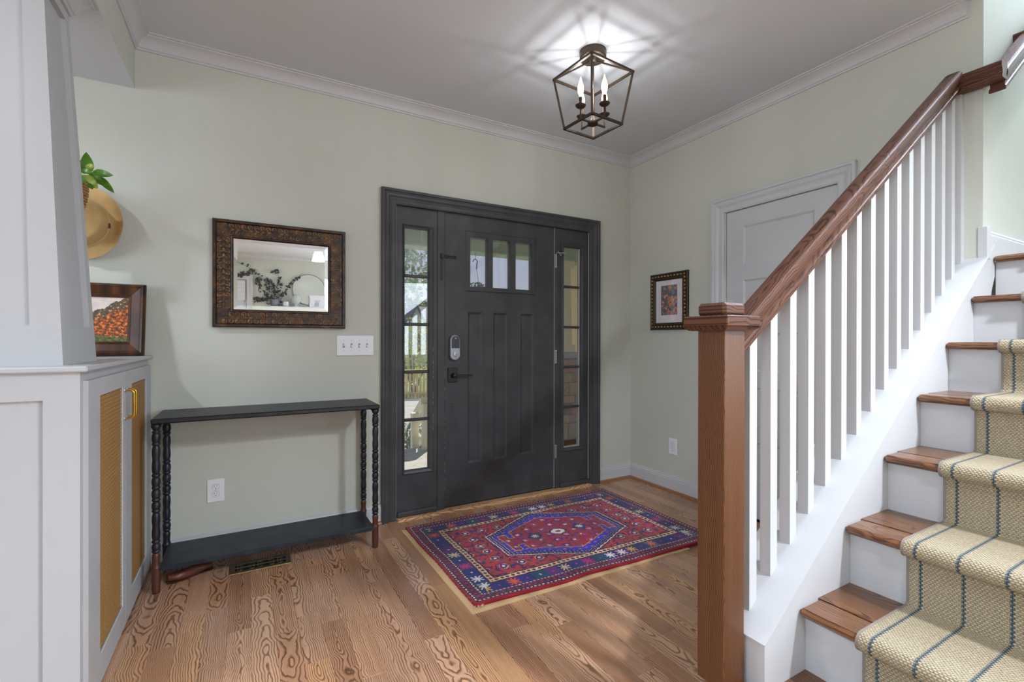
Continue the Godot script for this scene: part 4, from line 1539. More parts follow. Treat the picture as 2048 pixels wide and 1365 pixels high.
func mirror() -> void:
	var x0 := -3.006
	var x1 := -2.327
	var y0 := 1.229
	var y1 := 1.811
	var s := thing("carved_mirror", V((x0 + x1) / 2, y0, 0.0), "rectangular wall mirror with bevelled edges and a dark scroll-patterned wooden frame", "mirror")
	var gx0 := -2.912
	var gx1 := -2.421
	var gy0 := 1.326
	var gy1 := 1.716
	var prof := [Vector2(0, 0), Vector2(0.030, 0), Vector2(0.034, 0.004), Vector2(0.034, 0.015), Vector2(0.028, 0.019), Vector2(0.026, 0.022), Vector2(0.026, 0.082), Vector2(0.030, 0.085), Vector2(0.029, 0.091), Vector2(0.020, 0.098), Vector2(0.0, 0.098)]
	var W := 0.095
	var sy := (gy0 - y0) / 0.097
	for k in [[V(x0, y0, 0), V(x0, y1, 0), Vector3.RIGHT], [V(x0, y1, 0), V(x1, y1, 0), Vector3.DOWN], [V(x1, y1, 0), V(x1, y0, 0), Vector3.LEFT], [V(x1, y0, 0), V(x0, y0, 0), Vector3.UP]]:
		obj("frame_rail", mould(mb(), prof, k[0], k[1], Vector3.BACK, k[2], 1, -1, true), M.carved_dark, s)
	# one carved motif: a pair of scrolls with leaf cuts between them; x along the rail, y across it
	var m := mb()
	for e in [-1.0, 1.0]:
		var pts := []
		for k in 20:
			var a := -0.6 + 5.6 * k / 19.0
			var r := 0.0122 - 0.0055 * k / 19.0
			pts.append(V(cos(a) * r, e * 0.0185 + sin(a) * r * e, 0.0))
		m.tube(pts, 0.0021, 6, 0.0034)
	for e in [-1.0, 1.0]:
		for k in 2:
			m.tube([V(-0.007 + k * 0.009, e * 0.0065, 0.0), V(0.001 + k * 0.009, e * 0.0025, 0.0012), V(0.0075 + k * 0.009, 0, 0.0)], 0.0013, 5, 0.0022)
	m.lathe(V(0, 0.0185, 0), [[0.0, 0.003], [0.003, 0.002], [0.004, -0.001]], 8, Basis(Vector3.RIGHT, PI / 2))
	m.lathe(V(0, -0.0185, 0), [[0.0, 0.003], [0.003, 0.002], [0.004, -0.001]], 8, Basis(Vector3.RIGHT, PI / 2))
	var mm := m.mesh()
	var put_motif := func(p: Vector3, turn: float) -> void:
		var o := obj("carved_scroll", mm, M.carved, s, true)
		o.position = p - s.position
		o.rotation.z = turn
	var ym := 0.052
	for k in 20:
		var xx := lerpf(x0 + 0.055, x1 - 0.055, k / 19.0)
		put_motif.call(V(xx, y1 - ym, 0.0272), 0.0)
		put_motif.call(V(xx, y0 + ym, 0.0272), 0.0)
	for k in 13:
		var yy := lerpf(y0 + 0.112, y1 - 0.112, k / 12.0)
		put_motif.call(V(x0 + ym, yy, 0.0272), PI / 2)
		put_motif.call(V(x1 - ym, yy, 0.0272), PI / 2)
	var bw := 0.022
	var g := mb()
	var i := [gx0 + bw, gx1 - bw, gy0 + bw, gy1 - bw]
	g.qn(V(i[0], i[2], 0.0200), V(i[1], i[2], 0.0200), V(i[1], i[3], 0.0200), V(i[0], i[3], 0.0200), Vector3.BACK)
	obj("mirror_glass", g, M.mirror, s)
	obj("bevelled_edge", mb().bevel(2, [gx0 - 0.002, gx1 + 0.002, gy0 - 0.002, gy1 + 0.002], i, 0.0184, 0.0200), M.mirror, s)
	obj("backing", mb().box(V(gx0 - 0.01, gy0 - 0.01, 0.002), V(gx1 + 0.01, gy1 + 0.01, 0.015)), M.slot, s)

func console() -> void:
	var s := thing("console_table", V(-2.712, 0, 0.19), "narrow black console table with turned legs and a low shelf under the mirror", "console table")
	var zt0 := 0.022
	var zt1 := 0.352
	obj("table_top", mb().box(V(-3.224, 0.776, zt0), V(-2.198, 0.800, zt1), 0.005), M.black_paint, s)
	for q in [[V(-3.21, 0.763, zt0 + 0.03), V(-3.19, 0.777, zt1 - 0.02)], [V(-2.235, 0.763, zt0 + 0.03), V(-2.215, 0.777, zt1 - 0.02)]]:
		obj("cleat", mb().box(q[0], q[1], 0.003), M.black_paint, s)
	# shelf: a shallow tray board
	obj("shelf", mb().box(V(-3.192, 0.100, 0.056), V(-2.228, 0.122, 0.344), 0.003), M.shelf_paint, s)
	# turned leg, from the top down to the shelf
	var r := 0.0172
	var prof := [[0.0, 0.776], [0.020, 0.776], [0.020, 0.762], [0.017, 0.755], [0.012, 0.747], [0.012, 0.744], [0.0165, 0.741], [0.0165, 0.736], [0.012, 0.732]]
	var bead := func(y: float) -> void:
		prof.append_array([[0.0125, y + 0.012], [0.0165, y + 0.008], [0.0172, y + 0.004], [0.0165, y], [0.0125, y - 0.004], [0.0118, y - 0.006]])
	var bulge := func(y1: float, y0: float, k: float) -> void:
		for e in 9:
			var f := e / 8.0
			prof.append([0.0125 + 0.0055 * pow(sin(PI * clampf(0.08 + f * 0.84, 0, 1)), 0.55) * k, lerpf(y1, y0, f)])
	var waist := func(y1: float, y0: float) -> void:
		for e in 15:
			var f := e / 14.0
			var body := 0.0128 + 0.0050 * pow(sin(PI * f), 0.35) - 0.0032 * exp(-pow((f - 0.5) / 0.16, 2.0))
			prof.append([body, lerpf(y1, y0, f)])
	bulge.call(0.730, 0.692, 1.0)
	bead.call(0.680)
	waist.call(0.672, 0.548)
	bead.call(0.536)
	bulge.call(0.528, 0.492, 1.0)
	bead.call(0.480)
	bulge.call(0.472, 0.436, 1.0)
	bead.call(0.424)
	bulge.call(0.416, 0.386, 1.0)
	bead.call(0.374)
	waist.call(0.366, 0.246)
	bead.call(0.234)
	bulge.call(0.226, 0.200, 1.0)
	bead.call(0.190)
	var low := [[0.0118, 0.184], [0.0155, 0.178], [0.0165, 0.168], [0.0145, 0.150], [0.0150, 0.134], [0.0175, 0.122], [0.0195, 0.1205], [0.0195, 0.115], [0.0175, 0.110], [0.0178, 0.06], [0.0160, 0.012], [0.0155, 0.003], [0.013, 0.0], [0.0, 0.0]]
	for p in [[-3.206, 0.330, 0], [-2.218, 0.330, 1], [-3.200, 0.052, 2], [-2.224, 0.052, 3]]:
		var leg := Node3D.new()
		put(leg, "leg", s)
		var O := V(p[0], 0, p[1])
		obj("turning", mb().lathe(O, prof + [[0.0118, 0.184]], 18), M.black_paint, leg)
		obj("foot", mb().lathe(O, low, 18), M.worn_brown if p[2] != 2 else M.black_paint, leg)

func wall_plates() -> void:
	var s := thing("light_switch", V(-2.262, 1.063, 0.0), "white four-gang light switch plate beside the front door casing", "light switch")
	var b := mb()
	b.box(V(-2.373, 1.064, 0.0), V(-2.153, 1.188, 0.007), 0.004)
	obj("plate", b, M.white_plastic, s)
	for k in 4:
		var x := -2.332 + k * 0.0461
		b = mb()
		b.box(V(x - 0.0055, 1.114, 0.0068), V(x + 0.0055, 1.138, 0.0078))
		obj("toggle_slot", b, M.slot, s)
		b = mb()
		var up := 1.0 if k == 0 else -1.0
		b.hexa([V(x - 0.0045, 1.118, 0.0075), V(x + 0.0045, 1.118, 0.0075), V(x + 0.0045, 1.134, 0.0075), V(x - 0.0045, 1.134, 0.0075)], [V(x - 0.0035, 1.122 + up * 0.006, 0.018), V(x + 0.0035, 1.122 + up * 0.006, 0.018), V(x + 0.0035, 1.130 + up * 0.006, 0.018), V(x - 0.0035, 1.130 + up * 0.006, 0.018)])
		obj("toggle", b, M.white_plastic, s)
		b = mb()
		for y in [1.096, 1.156]:
			b.lathe(V(x, y, 0.0066), [[0.0, 0.0012], [0.0025, 0.0010], [0.003, 0.0]], 8, Basis(Vector3.RIGHT, PI / 2))
		obj("screw", b, M.steel, s)
	outlet("white duplex outlet low on the wall under the console table", V(-2.991, 0.284, 0.0), Basis.IDENTITY)
	outlet("white duplex outlet low on the closet wall, left of the newel post", V(0.0, 0.286, 0.461), Basis(Vector3.UP, -PI / 2))

func outlet(label: String, at: Vector3, turn: Basis) -> void:
	var s := thing("wall_outlet", at, label, "outlet")
	s.basis = turn
	var b := mb()
	b.box(V(-0.040, 0, 0.0), V(0.040, 0.124, 0.006), 0.0035)
	obj("plate", b, M.white_plastic, s, true)
	for y in [0.043, 0.082]:
		b = mb()
		var out := []
		for k in 24:
			var a := TAU * k / 24.0
			out.append(Vector2(cos(a) * 0.0165, y + clampf(sin(a) * 0.0165, -0.0135, 0.0135)))
		b.sweep(out, [frame(V(0, 0, 0.005), Vector3.RIGHT, Vector3.UP), frame(V(0, 0, 0.0075), Vector3.RIGHT, Vector3.UP)])
		obj("receptacle", b, M.white_plastic, s, true)
		b = mb()
		b.box(V(-0.0075, y + 0.000, 0.007), V(-0.0055, y + 0.009, 0.0079))
		b.box(V(0.0055, y + 0.001, 0.007), V(0.0075, y + 0.008, 0.0079))
		b.box(V(-0.0022, y - 0.009, 0.007), V(0.0022, y - 0.005, 0.0079))
		obj("slot", b, M.slot, s, true)
		b = mb()
		var ring := []
		for k in 25:
			var a := TAU * k / 24.0
			ring.append(V(cos(a) * 0.0172, y + clampf(sin(a) * 0.0172, -0.0142, 0.0142), 0.0062))
		b.tube(ring, 0.0007, 4)
		obj("gap", b, M.nickel, s, true)
	obj("screw", mb().lathe(V(0, 0.0625, 0.0058), [[0.0, 0.0012], [0.0025, 0.001], [0.003, 0.0]], 8, Basis(Vector3.RIGHT, PI / 2)), M.steel, s, true)

# corners of the rug on the floor: back left, back right, front right, front left
func rug() -> void:
	var C := [V(-2.000, 0, 0.176), V(-0.442, 0, 0.165), V(-0.452, 0, 1.196), V(-1.984, 0, 1.156)]
	var pd := thing("rug_pad", V(-1.25, 0, 0.66), "cream felt pad showing past the left and front edges of the red rug", "rug pad")
	var P := [C[0] + V(-0.028, 0, 0.01), C[1] + V(0.004, 0, 0.01), C[2] + V(-0.25, 0, 0.012), C[3] + V(-0.030, 0, 0.034)]
	var lo := []
	var hi := []
	for p in P:
		lo.append(p + V(0, 0.0005, 0))
		hi.append(p + V(0, 0.0055, 0))
	obj("felt", mb().hexa(lo, hi), M.rug_pad, pd)
	var r := thing("rug", V(-1.25, 0.006, 0.66), "red and navy woven rug with a blue medallion in front of the door", "rug")
	var nx := 78
	var ny := 52
	var wav := noise(2.2, 91, 2)
	var rows := []
	for j in ny + 1:
		var line := PackedVector3Array()
		for i in nx + 1:
			var u := float(i) / nx
			var v := float(j) / ny
			var p: Vector3 = C[0].lerp(C[1], u).lerp(C[3].lerp(C[2], u), v)
			p += V(wav.get_noise_2d(v * 1.2, 5.0) * 0.006 * (1 - u), 0, wav.get_noise_2d(u * 1.6, 50.0) * 0.008)
			var h := 0.0145 + 0.0022 * wav.get_noise_2d(u * 1.5, v)
			if v > 0.93:
				h += 0.004 * sin(u * 17.0) * (v - 0.93) / 0.07 + 0.003
			p.y = h
			line.push_back(p)
		rows.append(line)
	var b := mb()
	for j in ny:
		for i in nx:
			var q := [rows[j][i], rows[j + 1][i], rows[j + 1][i + 1], rows[j][i + 1]]
			var uv := [Vector2(float(i) / nx, float(j) / ny), Vector2(float(i) / nx, float(j + 1) / ny), Vector2(float(i + 1) / nx, float(j + 1) / ny), Vector2(float(i + 1) / nx, float(j) / ny)]
			b.quad(q[0], q[1], q[2], q[3], uv[0], uv[1], uv[2], uv[3])
	obj("pile", b, M.rug, r)
	b = mb()
	var loop := []
	for i in nx + 1:
		loop.append(rows[0][i])
	for j in range(1, ny + 1):
		loop.append(rows[j][nx])
	for i in range(nx - 1, -1, -1):
		loop.append(rows[ny][i])
	for j in range(ny - 1, 0, -1):
		loop.append(rows[j][0])
	for k in loop.size():
		var p: Vector3 = loop[k]
		var q: Vector3 = loop[(k + 1) % loop.size()]
		var o: Vector3 = (p + q) / 2 - V(-1.22, p.y, 0.68)
		b.qn(p, q, V(q.x, 0.0056, q.z), V(p.x, 0.0056, p.z), o)
	obj("edge", b, M.rug_edge, r)
	# front selvage roll
	var roll := []
	for i in range(0, nx + 1, 2):
		roll.append(rows[ny][i] + V(0, -0.003, 0.003))
	obj("selvage", mb().tube(roll, 0.006, 8), M.rug_edge, r)
	b = mb()
	for k in 16:
		var p: Vector3 = rows[ny][0] + V(rng.randf_range(-0.006, 0.05), -0.004, rng.randf_range(-0.004, 0.006))
		var d := V(rng.randf_range(-0.03, 0.0), -0.002, rng.randf_range(0.004, 0.02))
		b.tube([p, p + d * 0.5 + V(0, 0.003, 0), p + d], 0.0016, 5, 0.0009)
	for j in range(0, ny, 2):
		var p: Vector3 = rows[j][0]
		b.tube([p + V(0.002, -0.004, 0), p + V(-0.007 - rng.randf() * 0.008, -0.007, rng.randf_range(-0.006, 0.006))], 0.0014, 4, 0.0008)
		p = rows[j][nx]
		b.tube([p + V(-0.002, -0.004, 0), p + V(0.006 + rng.randf() * 0.004, -0.008, rng.randf_range(-0.004, 0.004))], 0.0014, 4, 0.0008)
	obj("fringe", b, M.fringe, r).set_meta("kind", "stuff")

func small_picture() -> void:
	var z0 := 0.240
	var z1 := 0.610
	var y0 := 1.242
	var y1 := 1.682
	var s := thing("framed_print", V(0, y0, (z0 + z1) / 2), "small matted print in a beaded gilt frame on the closet wall", "picture")
	var prof := [Vector2(0, 0), Vector2(0.016, 0), Vector2(0.020, 0.004), Vector2(0.021, 0.010), Vector2(0.018, 0.014), Vector2(0.018, 0.034), Vector2(0.022, 0.038), Vector2(0.020, 0.043), Vector2(0.014, 0.048), Vector2(0.011, 0.056), Vector2(0.0, 0.056)]
	for k in [[V(0, y0, z0), V(0, y1, z0), Vector3.BACK], [V(0, y1, z0), V(0, y1, z1), Vector3.DOWN], [V(0, y1, z1), V(0, y0, z1), Vector3.FORWARD], [V(0, y0, z1), V(0, y0, z0), Vector3.UP]]:
		obj("frame_rail", mould(mb(), prof, k[0], k[1], Vector3.LEFT, k[2], 1, -1, true), M.gilt_dark, s)
	# carved beads along the rails
	var bd := mb()
	bd.lathe(Vector3.ZERO, [[0.0, 0.0075], [0.0048, 0.006], [0.0075, 0.002], [0.0078, -0.003]], 8, Basis(Vector3.BACK, PI / 2), 1.0, 1.0)
	var bm := bd.mesh()
	var bead := func(y: float, z: float, horiz: bool) -> void:
		var o := obj("bead", bm, M.gilt, s, true)
		o.position = V(-0.019, y, z) - s.position
		o.scale = V(1, 0.95, 1.25) if horiz else V(1, 1.25, 0.95)
	for k in 11:
		bead.call(y1 - 0.024, lerpf(z0 + 0.03, z1 - 0.03, k / 10.0), true)
		bead.call(y0 + 0.024, lerpf(z0 + 0.03, z1 - 0.03, k / 10.0), true)
	for k in 13:
		bead.call(lerpf(y0 + 0.05, y1 - 0.05, k / 12.0), z0 + 0.024, false)
		bead.call(lerpf(y0 + 0.05, y1 - 0.05, k / 12.0), z1 - 0.024, false)
	var i := [z0 + 0.050, z1 - 0.050, y0 + 0.050, y1 - 0.050]
	var pr := [z0 + 0.105, z1 - 0.105, y0 + 0.115, y1 - 0.095]
	obj("mat_board", mb().plate(0, -0.008, -0.004, i, [pr]), M.paper, s)
	var b := mb()
	b.quad(V(-0.005, pr[3], pr[0]), V(-0.005, pr[2], pr[0]), V(-0.005, pr[2], pr[1]), V(-0.005, pr[3], pr[1]), Vector2(0, 0), Vector2(0, 1), Vector2(1, 1), Vector2(1, 0))
	obj("print", b, M.print, s)
	obj("pane", mb().box(V(-0.0115, i[2], i[0]), V(-0.010, i[3], i[1])), M.glass, s)

func counter_things() -> void:
	# landscape leaning against the wall
	var w := 0.47
	var h := 0.353
	var s := thing("landscape_painting", V(-3.281 - w / 2, 1.0805, 0.108), "autumn hillside painting in a wide dark wood frame leaning on the ledge", "painting")
	s.rotation.x = -0.17
	var prof := [Vector2(0, 0), Vector2(0.020, 0), Vector2(0.032, 0.010), Vector2(0.034, 0.016), Vector2(0.030, 0.022), Vector2(0.020, 0.055), Vector2(0.023, 0.060), Vector2(0.018, 0.068), Vector2(0.0, 0.068)]
	var hw := w / 2
	for k in [[V(-hw, 0, 0), V(-hw, h, 0), Vector3.RIGHT], [V(-hw, h, 0), V(hw, h, 0), Vector3.DOWN], [V(hw, h, 0), V(hw, 0, 0), Vector3.LEFT], [V(hw, 0, 0), V(-hw, 0, 0), Vector3.UP]]:
		obj("frame_rail", mould(mb(), prof, k[0], k[1], Vector3.BACK, k[2], 1, -1, true), M.walnut, s, true)
	var b := mb()
	var e := 0.066
	b.quad(V(-hw + e, h - e, 0.012), V(-hw + e, e, 0.012), V(hw - e, e, 0.012), V(hw - e, h - e, 0.012), Vector2(0, 0), Vector2(0, 1), Vector2(1, 1), Vector2(1, 0))
	obj("canvas", b, M.picture, s, true)
	obj("back_board", mb().box(V(-hw + 0.01, 0.01, 0.0), V(hw - 0.01, h - 0.01, 0.006)), M.sticker_dark, s, true)
	# felt hat hung by its crown, brim to the wall
	var t := thing("felt_hat", V(-3.535, 1.722, 0.03), "tan felt cowboy hat hanging on the wall behind the hanging basket", "hat")
	var rows := []
	var seg := 56
	for j in 12:
		var line := PackedVector3Array()
		for i in seg:
			var a := TAU * i / seg
			var f := j / 11.0
			var r := lerpf(0.108, 0.172, f)
			var lift := 0.060 * pow(f, 2.0) * pow(absf(cos(a)), 1.6) - 0.010 * f
			line.push_back(V(cos(a) * r * (1.0 - 0.03 * f * absf(cos(a))), sin(a) * r * 1.03, 0.012 + lift))
		rows.append(line)
	var bm := mb().grid(rows, true)
	var back := []
	for r in rows:
		var line := PackedVector3Array()
		for p in r:
			line.push_back(p - V(0, 0, 0.003))
		back.append(line)
	bm.grid(back, true, true)
	bm.grid([back[11], rows[11]], true)
	obj("brim", bm, M.felt, t, true)
	rows = []
	for j in 14:
		var line := PackedVector3Array()
		for i in seg:
			var a := TAU * i / seg
			var f := j / 13.0
			var r := 0.108 * (1.0 - 0.16 * f) * (1.0 if f < 0.8 else sqrt(maxf(0.0, 1.0 - pow((f - 0.8) / 0.2, 2.0) * 0.98)))
			var dent := 0.030 * exp(-pow(cos(a) * r / 0.03, 2.0)) * smoothstep(0.72, 1.0, f)
			line.push_back(V(cos(a) * r, sin(a) * r * 1.1, 0.012 + 0.108 * minf(f * 1.12, 1.0) - dent))
		rows.append(line)
	obj("crown", mb().grid(rows, true, false, false, true), M.felt, t, true)
	var ring := []
	for k in 49:
		var a := TAU * k / 48.0
		ring.append(V(cos(a) * 0.1085, sin(a) * 0.1085 * 1.09, 0.020))
	obj("hat_band", mb().tube(ring, 0.0035, 6), M.hatband, t, true)
	obj("buckle", mb().box(V(0.101, -0.022, 0.012), V(0.112, 0.002, 0.028), 0.002), M.leather, t, true)
	# hanging basket with a trailing plant
	var B := V(-3.536, 1.70, 0.285)
	var p := thing("hanging_basket", B, "wicker basket of pothos leaves hanging from the beam beside the column", "hanging plant")
	b = mb()
	for k in 13:
		var y := k * 0.0115
		var r := 0.055 + 0.024 * sin(PI * 0.55 * k / 12.0)
		var loop := []
		for i in 33:
			var a := TAU * i / 32.0
			loop.append(V(cos(a) * (r + 0.002 * (1 if (i + k) % 2 else -1)), y, sin(a) * (r + 0.002 * (1 if (i + k) % 2 else -1))))
		b.tube(loop, 0.0052, 6)
	b.lathe(Vector3.ZERO, [[0.0, 0.0], [0.056, 0.0], [0.07, 0.07], [0.07, 0.135]], 20)
	obj("basket", b, M.wicker, p, true)
	b = mb()
	for i in 3:
		var a := TAU * i / 3 + 0.6
		b.tube([V(cos(a) * 0.075, 0.138, sin(a) * 0.075), V(0, 0.70, 0), V(0, 0.726, 0)], 0.0016, 5)
	obj("cord", b, M.fringe, p, true)
	b = mb()
	var leaves := [[V(0.076, 0.200, -0.029), V(0.074, 0.286, -0.009), 0.020], [V(0.060, 0.219, -0.041), V(0.051, 0.250, -0.021), 0.016], [V(0.096, 0.208, -0.014), V(0.172, 0.191, 0.006), 0.016], [V(0.109, 0.195, -0.036), V(0.170, 0.118, -0.016), 0.014], [V(0.097, 0.195, -0.044), V(0.137, 0.147, -0.024), 0.016], [V(0.059, 0.184, -0.014), V(0.118, 0.124, 0.006), 0.022], [V(0.083, 0.217, 0.033), V(0.117, 0.204, 0.053), 0.013], [V(0.064, 0.195, 0.022), V(0.105, 0.183, 0.042), 0.013], [V(0.057, 0.174, 0.019), V(0.075, 0.123, 0.039), 0.013], [V(0.083, 0.206, -0.030), V(0.124, 0.167, -0.010), 0.015], [V(0.082, 0.149, -0.002), V(0.103, 0.116, 0.018), 0.009], [V(0.050, 0.197, -0.025), V(0.038, 0.221, -0.005), 0.018], [V(0.041, 0.187, -0.034), V(0.020, 0.177, -0.014), 0.020], [V(0.030, 0.169, -0.040), V(0.002, 0.128, -0.020), 0.020], [V(0.039, 0.212, -0.031), V(0.030, 0.261, -0.011), 0.016]]
	var stems := mb()
	for q in leaves:
		var root: Vector3 = q[0]
		var tip: Vector3 = q[1]
		var one := mb()
		leaf_blade(one, root, tip, q[2] * 1.15)
		obj("leaf", one, M.leaf if rng.randf() < 0.75 else M.leaf_pale, p, true)
		stems.tube([V(rng.randf_range(-0.02, 0.02), 0.13, rng.randf_range(-0.02, 0.02)), (root + V(0, 0.16, 0)) / 2 + V(0, 0.02, 0), root], 0.0016, 5)
	obj("stem", stems, M.stem, p, true)

func leaf_blade(b: MB, root: Vector3, tip: Vector3, w: float) -> void:
	var d := tip - root
	var side := d.cross(V(0.3, 0.2, 1)).normalized()
	var nn := side.cross(d).normalized()
	var prev := [root, root, root]
	for k in range(1, 8):
		var f := k / 7.0
		var ww := w * pow(sin(PI * pow(f, 0.72)), 0.8) if f < 1.0 else 0.0
		var c := root + d * f - nn * w * 0.5 * sin(PI * f) + nn * 0.2 * w * f
		var cur := [c + side * ww + nn * ww * 0.35, c, c - side * ww + nn * ww * 0.35]
		for e in 2:
			b.quad(prev[e], prev[e + 1], cur[e + 1], cur[e])
		prev = cur

func floor_things() -> void:
	var v := thing("floor_register", V(-2.78, 0, 0.25), "brass floor vent grille with scrollwork under the console table", "floor vent")
	var o := [-2.922, -2.640, 0.182, 0.312]
	var i := [-2.896, -2.666, 0.206, 0.288]
	obj("well", mb().box(V(o[0], -0.004, o[2]), V(o[1], 0.001, o[3])), M.pit, v)
	var b := mb().plate(1, 0.0005, 0.005, [o[0] + 0.004, o[1] - 0.004, o[2] + 0.004, o[3] - 0.004], [i])
	obj("frame", b, M.vent, v)
	obj("rim", mb().bevel(1, o, [o[0] + 0.004, o[1] - 0.004, o[2] + 0.004, o[3] - 0.004], 0.0005, 0.005), M.old_brass, v)
	var cz: float = (i[2] + i[3]) / 2
	for k in 5:
		var cx: float = lerpf(i[0] + 0.024, i[1] - 0.024, k / 4.0)
		b = mb()
		for e in [-1.0, 1.0]:
			var pts := []
			for n in 22:
				var a := -PI / 2 + 5.4 * n / 21.0
				var r := 0.019 - 0.012 * n / 21.0
				pts.append(V(cx + cos(a) * r * (1.0 if k % 2 else -1.0), 0.003, cz + e * (0.0205 + sin(a) * r)))
			b.tube(pts, 0.0022, 5)
		b.tube([V(cx - 0.025, 0.003, cz), V(cx + 0.025, 0.003, cz)], 0.0022, 5)
		b.tube([V(cx, 0.003, i[2]), V(cx, 0.003, i[3])], 0.0018, 5)
		obj("scroll", b, M.vent, v)
	# a leather slipper lying on its side under the shelf
	var s := thing("slipper", V(-3.085, 0.0, 0.215), "brown leather slipper half hidden under the left end of the console shelf", "slipper")
	var rows := []
	for j in 15:
		var f := j / 14.0
		var line := PackedVector3Array()
		var wv := 0.040 * (0.72 + 0.28 * cos(f * TAU)) * pow(sin(PI * clampf(0.06 + f * 0.88, 0, 1)), 0.45)
		var c := V(-0.095 + 0.19 * f, 0.026, 0.010 * sin(f * 5.0))
		for q in 16:
			var a := TAU * q / 16
			line.push_back(c + V(0, sin(a) * 0.024 * (0.6 + 0.4 * sin(PI * f)), cos(a) * wv))
		rows.append(line)
	obj("upper", mb().grid(rows, true, false, true, true), M.leather, s, true)
	var flat := []
	for r in rows:
		var line := PackedVector3Array()
		for p in r:
			line.push_back(V(p.x * 1.04, p.y * 0.16, p.z * 1.08))
		flat.append(line)
	obj("sole", mb().grid(flat, true, false, true, true), M.worn_brown, s, true)
	s.rotation.y = 0.35

# ---------------------------------------------------------------- the room behind the viewer, seen in the carved mirror
func room_behind() -> void:
	var Z := 6.7
	var b := mb()
	mould(b, CASING, V(-2.748, 0.75, Z), V(-2.748, 2.328, Z), Vector3.FORWARD, Vector3.LEFT, 0, -1, true)
	mould(b, CASING, V(-2.748, 2.328, Z), V(-3.72, 2.328, Z), Vector3.FORWARD, Vector3.DOWN, 1, -1, true)
	mould(b, CASING, V(-3.72, 0.75, Z), V(-3.72, 2.328, Z), Vector3.FORWARD, Vector3.RIGHT, 0, -1, true)
	struct("trim_14", b, M.white, "white casing round the window of the room behind, reflected in the mirror", "window casing")
	var w := struct("window_8", mb().plate(2, Z + 0.02, Z + 0.06, [-3.62, -2.848, 0.85, 2.231], [[-3.57, -2.898, 0.90, 1.52], [-3.57, -2.898, 1.57, 2.18]]), M.white, "white sash window of the room behind, reflected at the mirror's left edge", "window")
	obj("pane", mb().box(V(-3.575, 0.895, Z + 0.035), V(-2.893, 1.525, Z + 0.039)), M.glass, w)
	obj("pane", mb().box(V(-3.575, 1.565, Z + 0.035), V(-2.893, 2.185, Z + 0.039)), M.glass, w)
	var sh := thing("roman_shade", V(-3.23, 1.86, Z), "pale folded roman shade at the top of the reflected window", "blind")
	b = mb()
	for k in 5:
		b.box(V(-3.60, 1.86 + k * 0.07, Z - 0.012 - (4 - k) * 0.006), V(-2.868, 1.94 + k * 0.07, Z + 0.012), 0.006)
	obj("folds", b, M.linen, sh)
	var mt := thing("mantel_shelf", V(-1.65, 1.73, Z - 0.09), "white mantel shelf reflected along the bottom of the mirror", "shelf")
	obj("board", mb().box(V(-2.485, 1.738, Z - 0.20), V(-0.9, 1.768, Z - 0.001), 0.004), M.white, mt)
	obj("bed_mould", mb().box(V(-2.44, 1.70, Z - 0.15), V(-0.94, 1.738, Z - 0.001), 0.01), M.white, mt)
	var rm := thing("round_mirror", V(-1.818, 1.815, Z - 0.02), "large round thin-rimmed mirror on the reflected wall above the mantel", "mirror")
	var rot := Basis(Vector3.RIGHT, -PI / 2)
	var disc := []
	for k in 56:
		disc.append(Vector2(cos(TAU * k / 56) * 0.283, sin(TAU * k / 56) * 0.283))
	obj("glass", mb().sweep(disc, [frame(V(-1.818, 2.105, Z - 0.004), Vector3.RIGHT, Vector3.UP), frame(V(-1.818, 2.105, Z - 0.014), Vector3.RIGHT, Vector3.UP)]), M.silver, rm)
	obj("rim", mb().lathe(V(-1.818, 2.105, Z - 0.002), [[0.282, 0.0], [0.282, 0.018], [0.288, 0.018], [0.290, 0.016], [0.290, 0.0]], 56, rot), M.slate, rm)
	var fin := thing("finial", V(-2.05, 1.768, Z - 0.10), "white dimpled artichoke ornament on the reflected mantel", "ornament")
	obj("foot", mb().lathe(V(-2.05, 1.768, Z - 0.10), [[0.0, 0.0], [0.058, 0.0], [0.060, 0.008], [0.030, 0.022], [0.020, 0.036], [0.026, 0.046], [0.0, 0.05]], 20), M.white, fin)
	b = mb()
	var prof := []
	for k in 15:
		var f := k / 14.0
		prof.append([0.074 * pow(sin(PI * (0.08 + 0.92 * f)), 0.75), 0.045 + 0.19 * f])
	b.lathe(V(-2.05, 1.768, Z - 0.10), prof, 22)
	for k in 9:
		var y := 1.768 + 0.065 + k * 0.017
		var r := 0.074 * pow(sin(PI * (0.08 + 0.92 * (y - 1.813) / 0.19)), 0.75)
		for q in 14:
			var a := TAU * (q + 0.5 * (k % 2)) / 14
			b.lathe(V(-2.05 + cos(a) * r, y, Z - 0.10 + sin(a) * r), [[0.0, 0.008], [0.007, 0.004], [0.008, -0.004], [0.0, -0.008]], 6)
	obj("bulb_head", b, M.white, fin)
	var art := thing("leaning_print", V(-1.69, 1.768, Z - 0.06), "small white sketch leaning against the reflected round mirror", "picture")
	obj("panel", mb().box(V(-1.818, 1.768, Z - 0.065), V(-1.56, 1.998, Z - 0.05), 0.002), M.paper, art)
	b = mb()
	for k in 3:
		b.tube([V(-1.73 + k * 0.03, 1.80, Z - 0.066), V(-1.70 + k * 0.02, 1.87, Z - 0.066), V(-1.72 + k * 0.045, 1.91, Z - 0.066)], 0.003, 5)
	b.tube([V(-1.72, 1.80, Z - 0.066), V(-1.66, 1.80, Z - 0.066), V(-1.655, 1.84, Z - 0.066), V(-1.725, 1.84, Z - 0.066), V(-1.72, 1.80, Z - 0.066)], 0.003, 5)
	obj("drawing", b, M.slate, art)
	var jar := thing("small_crock", V(-2.22, 1.768, Z - 0.10), "small grey crock between the leaves and the white ornament on the mantel", "crock")
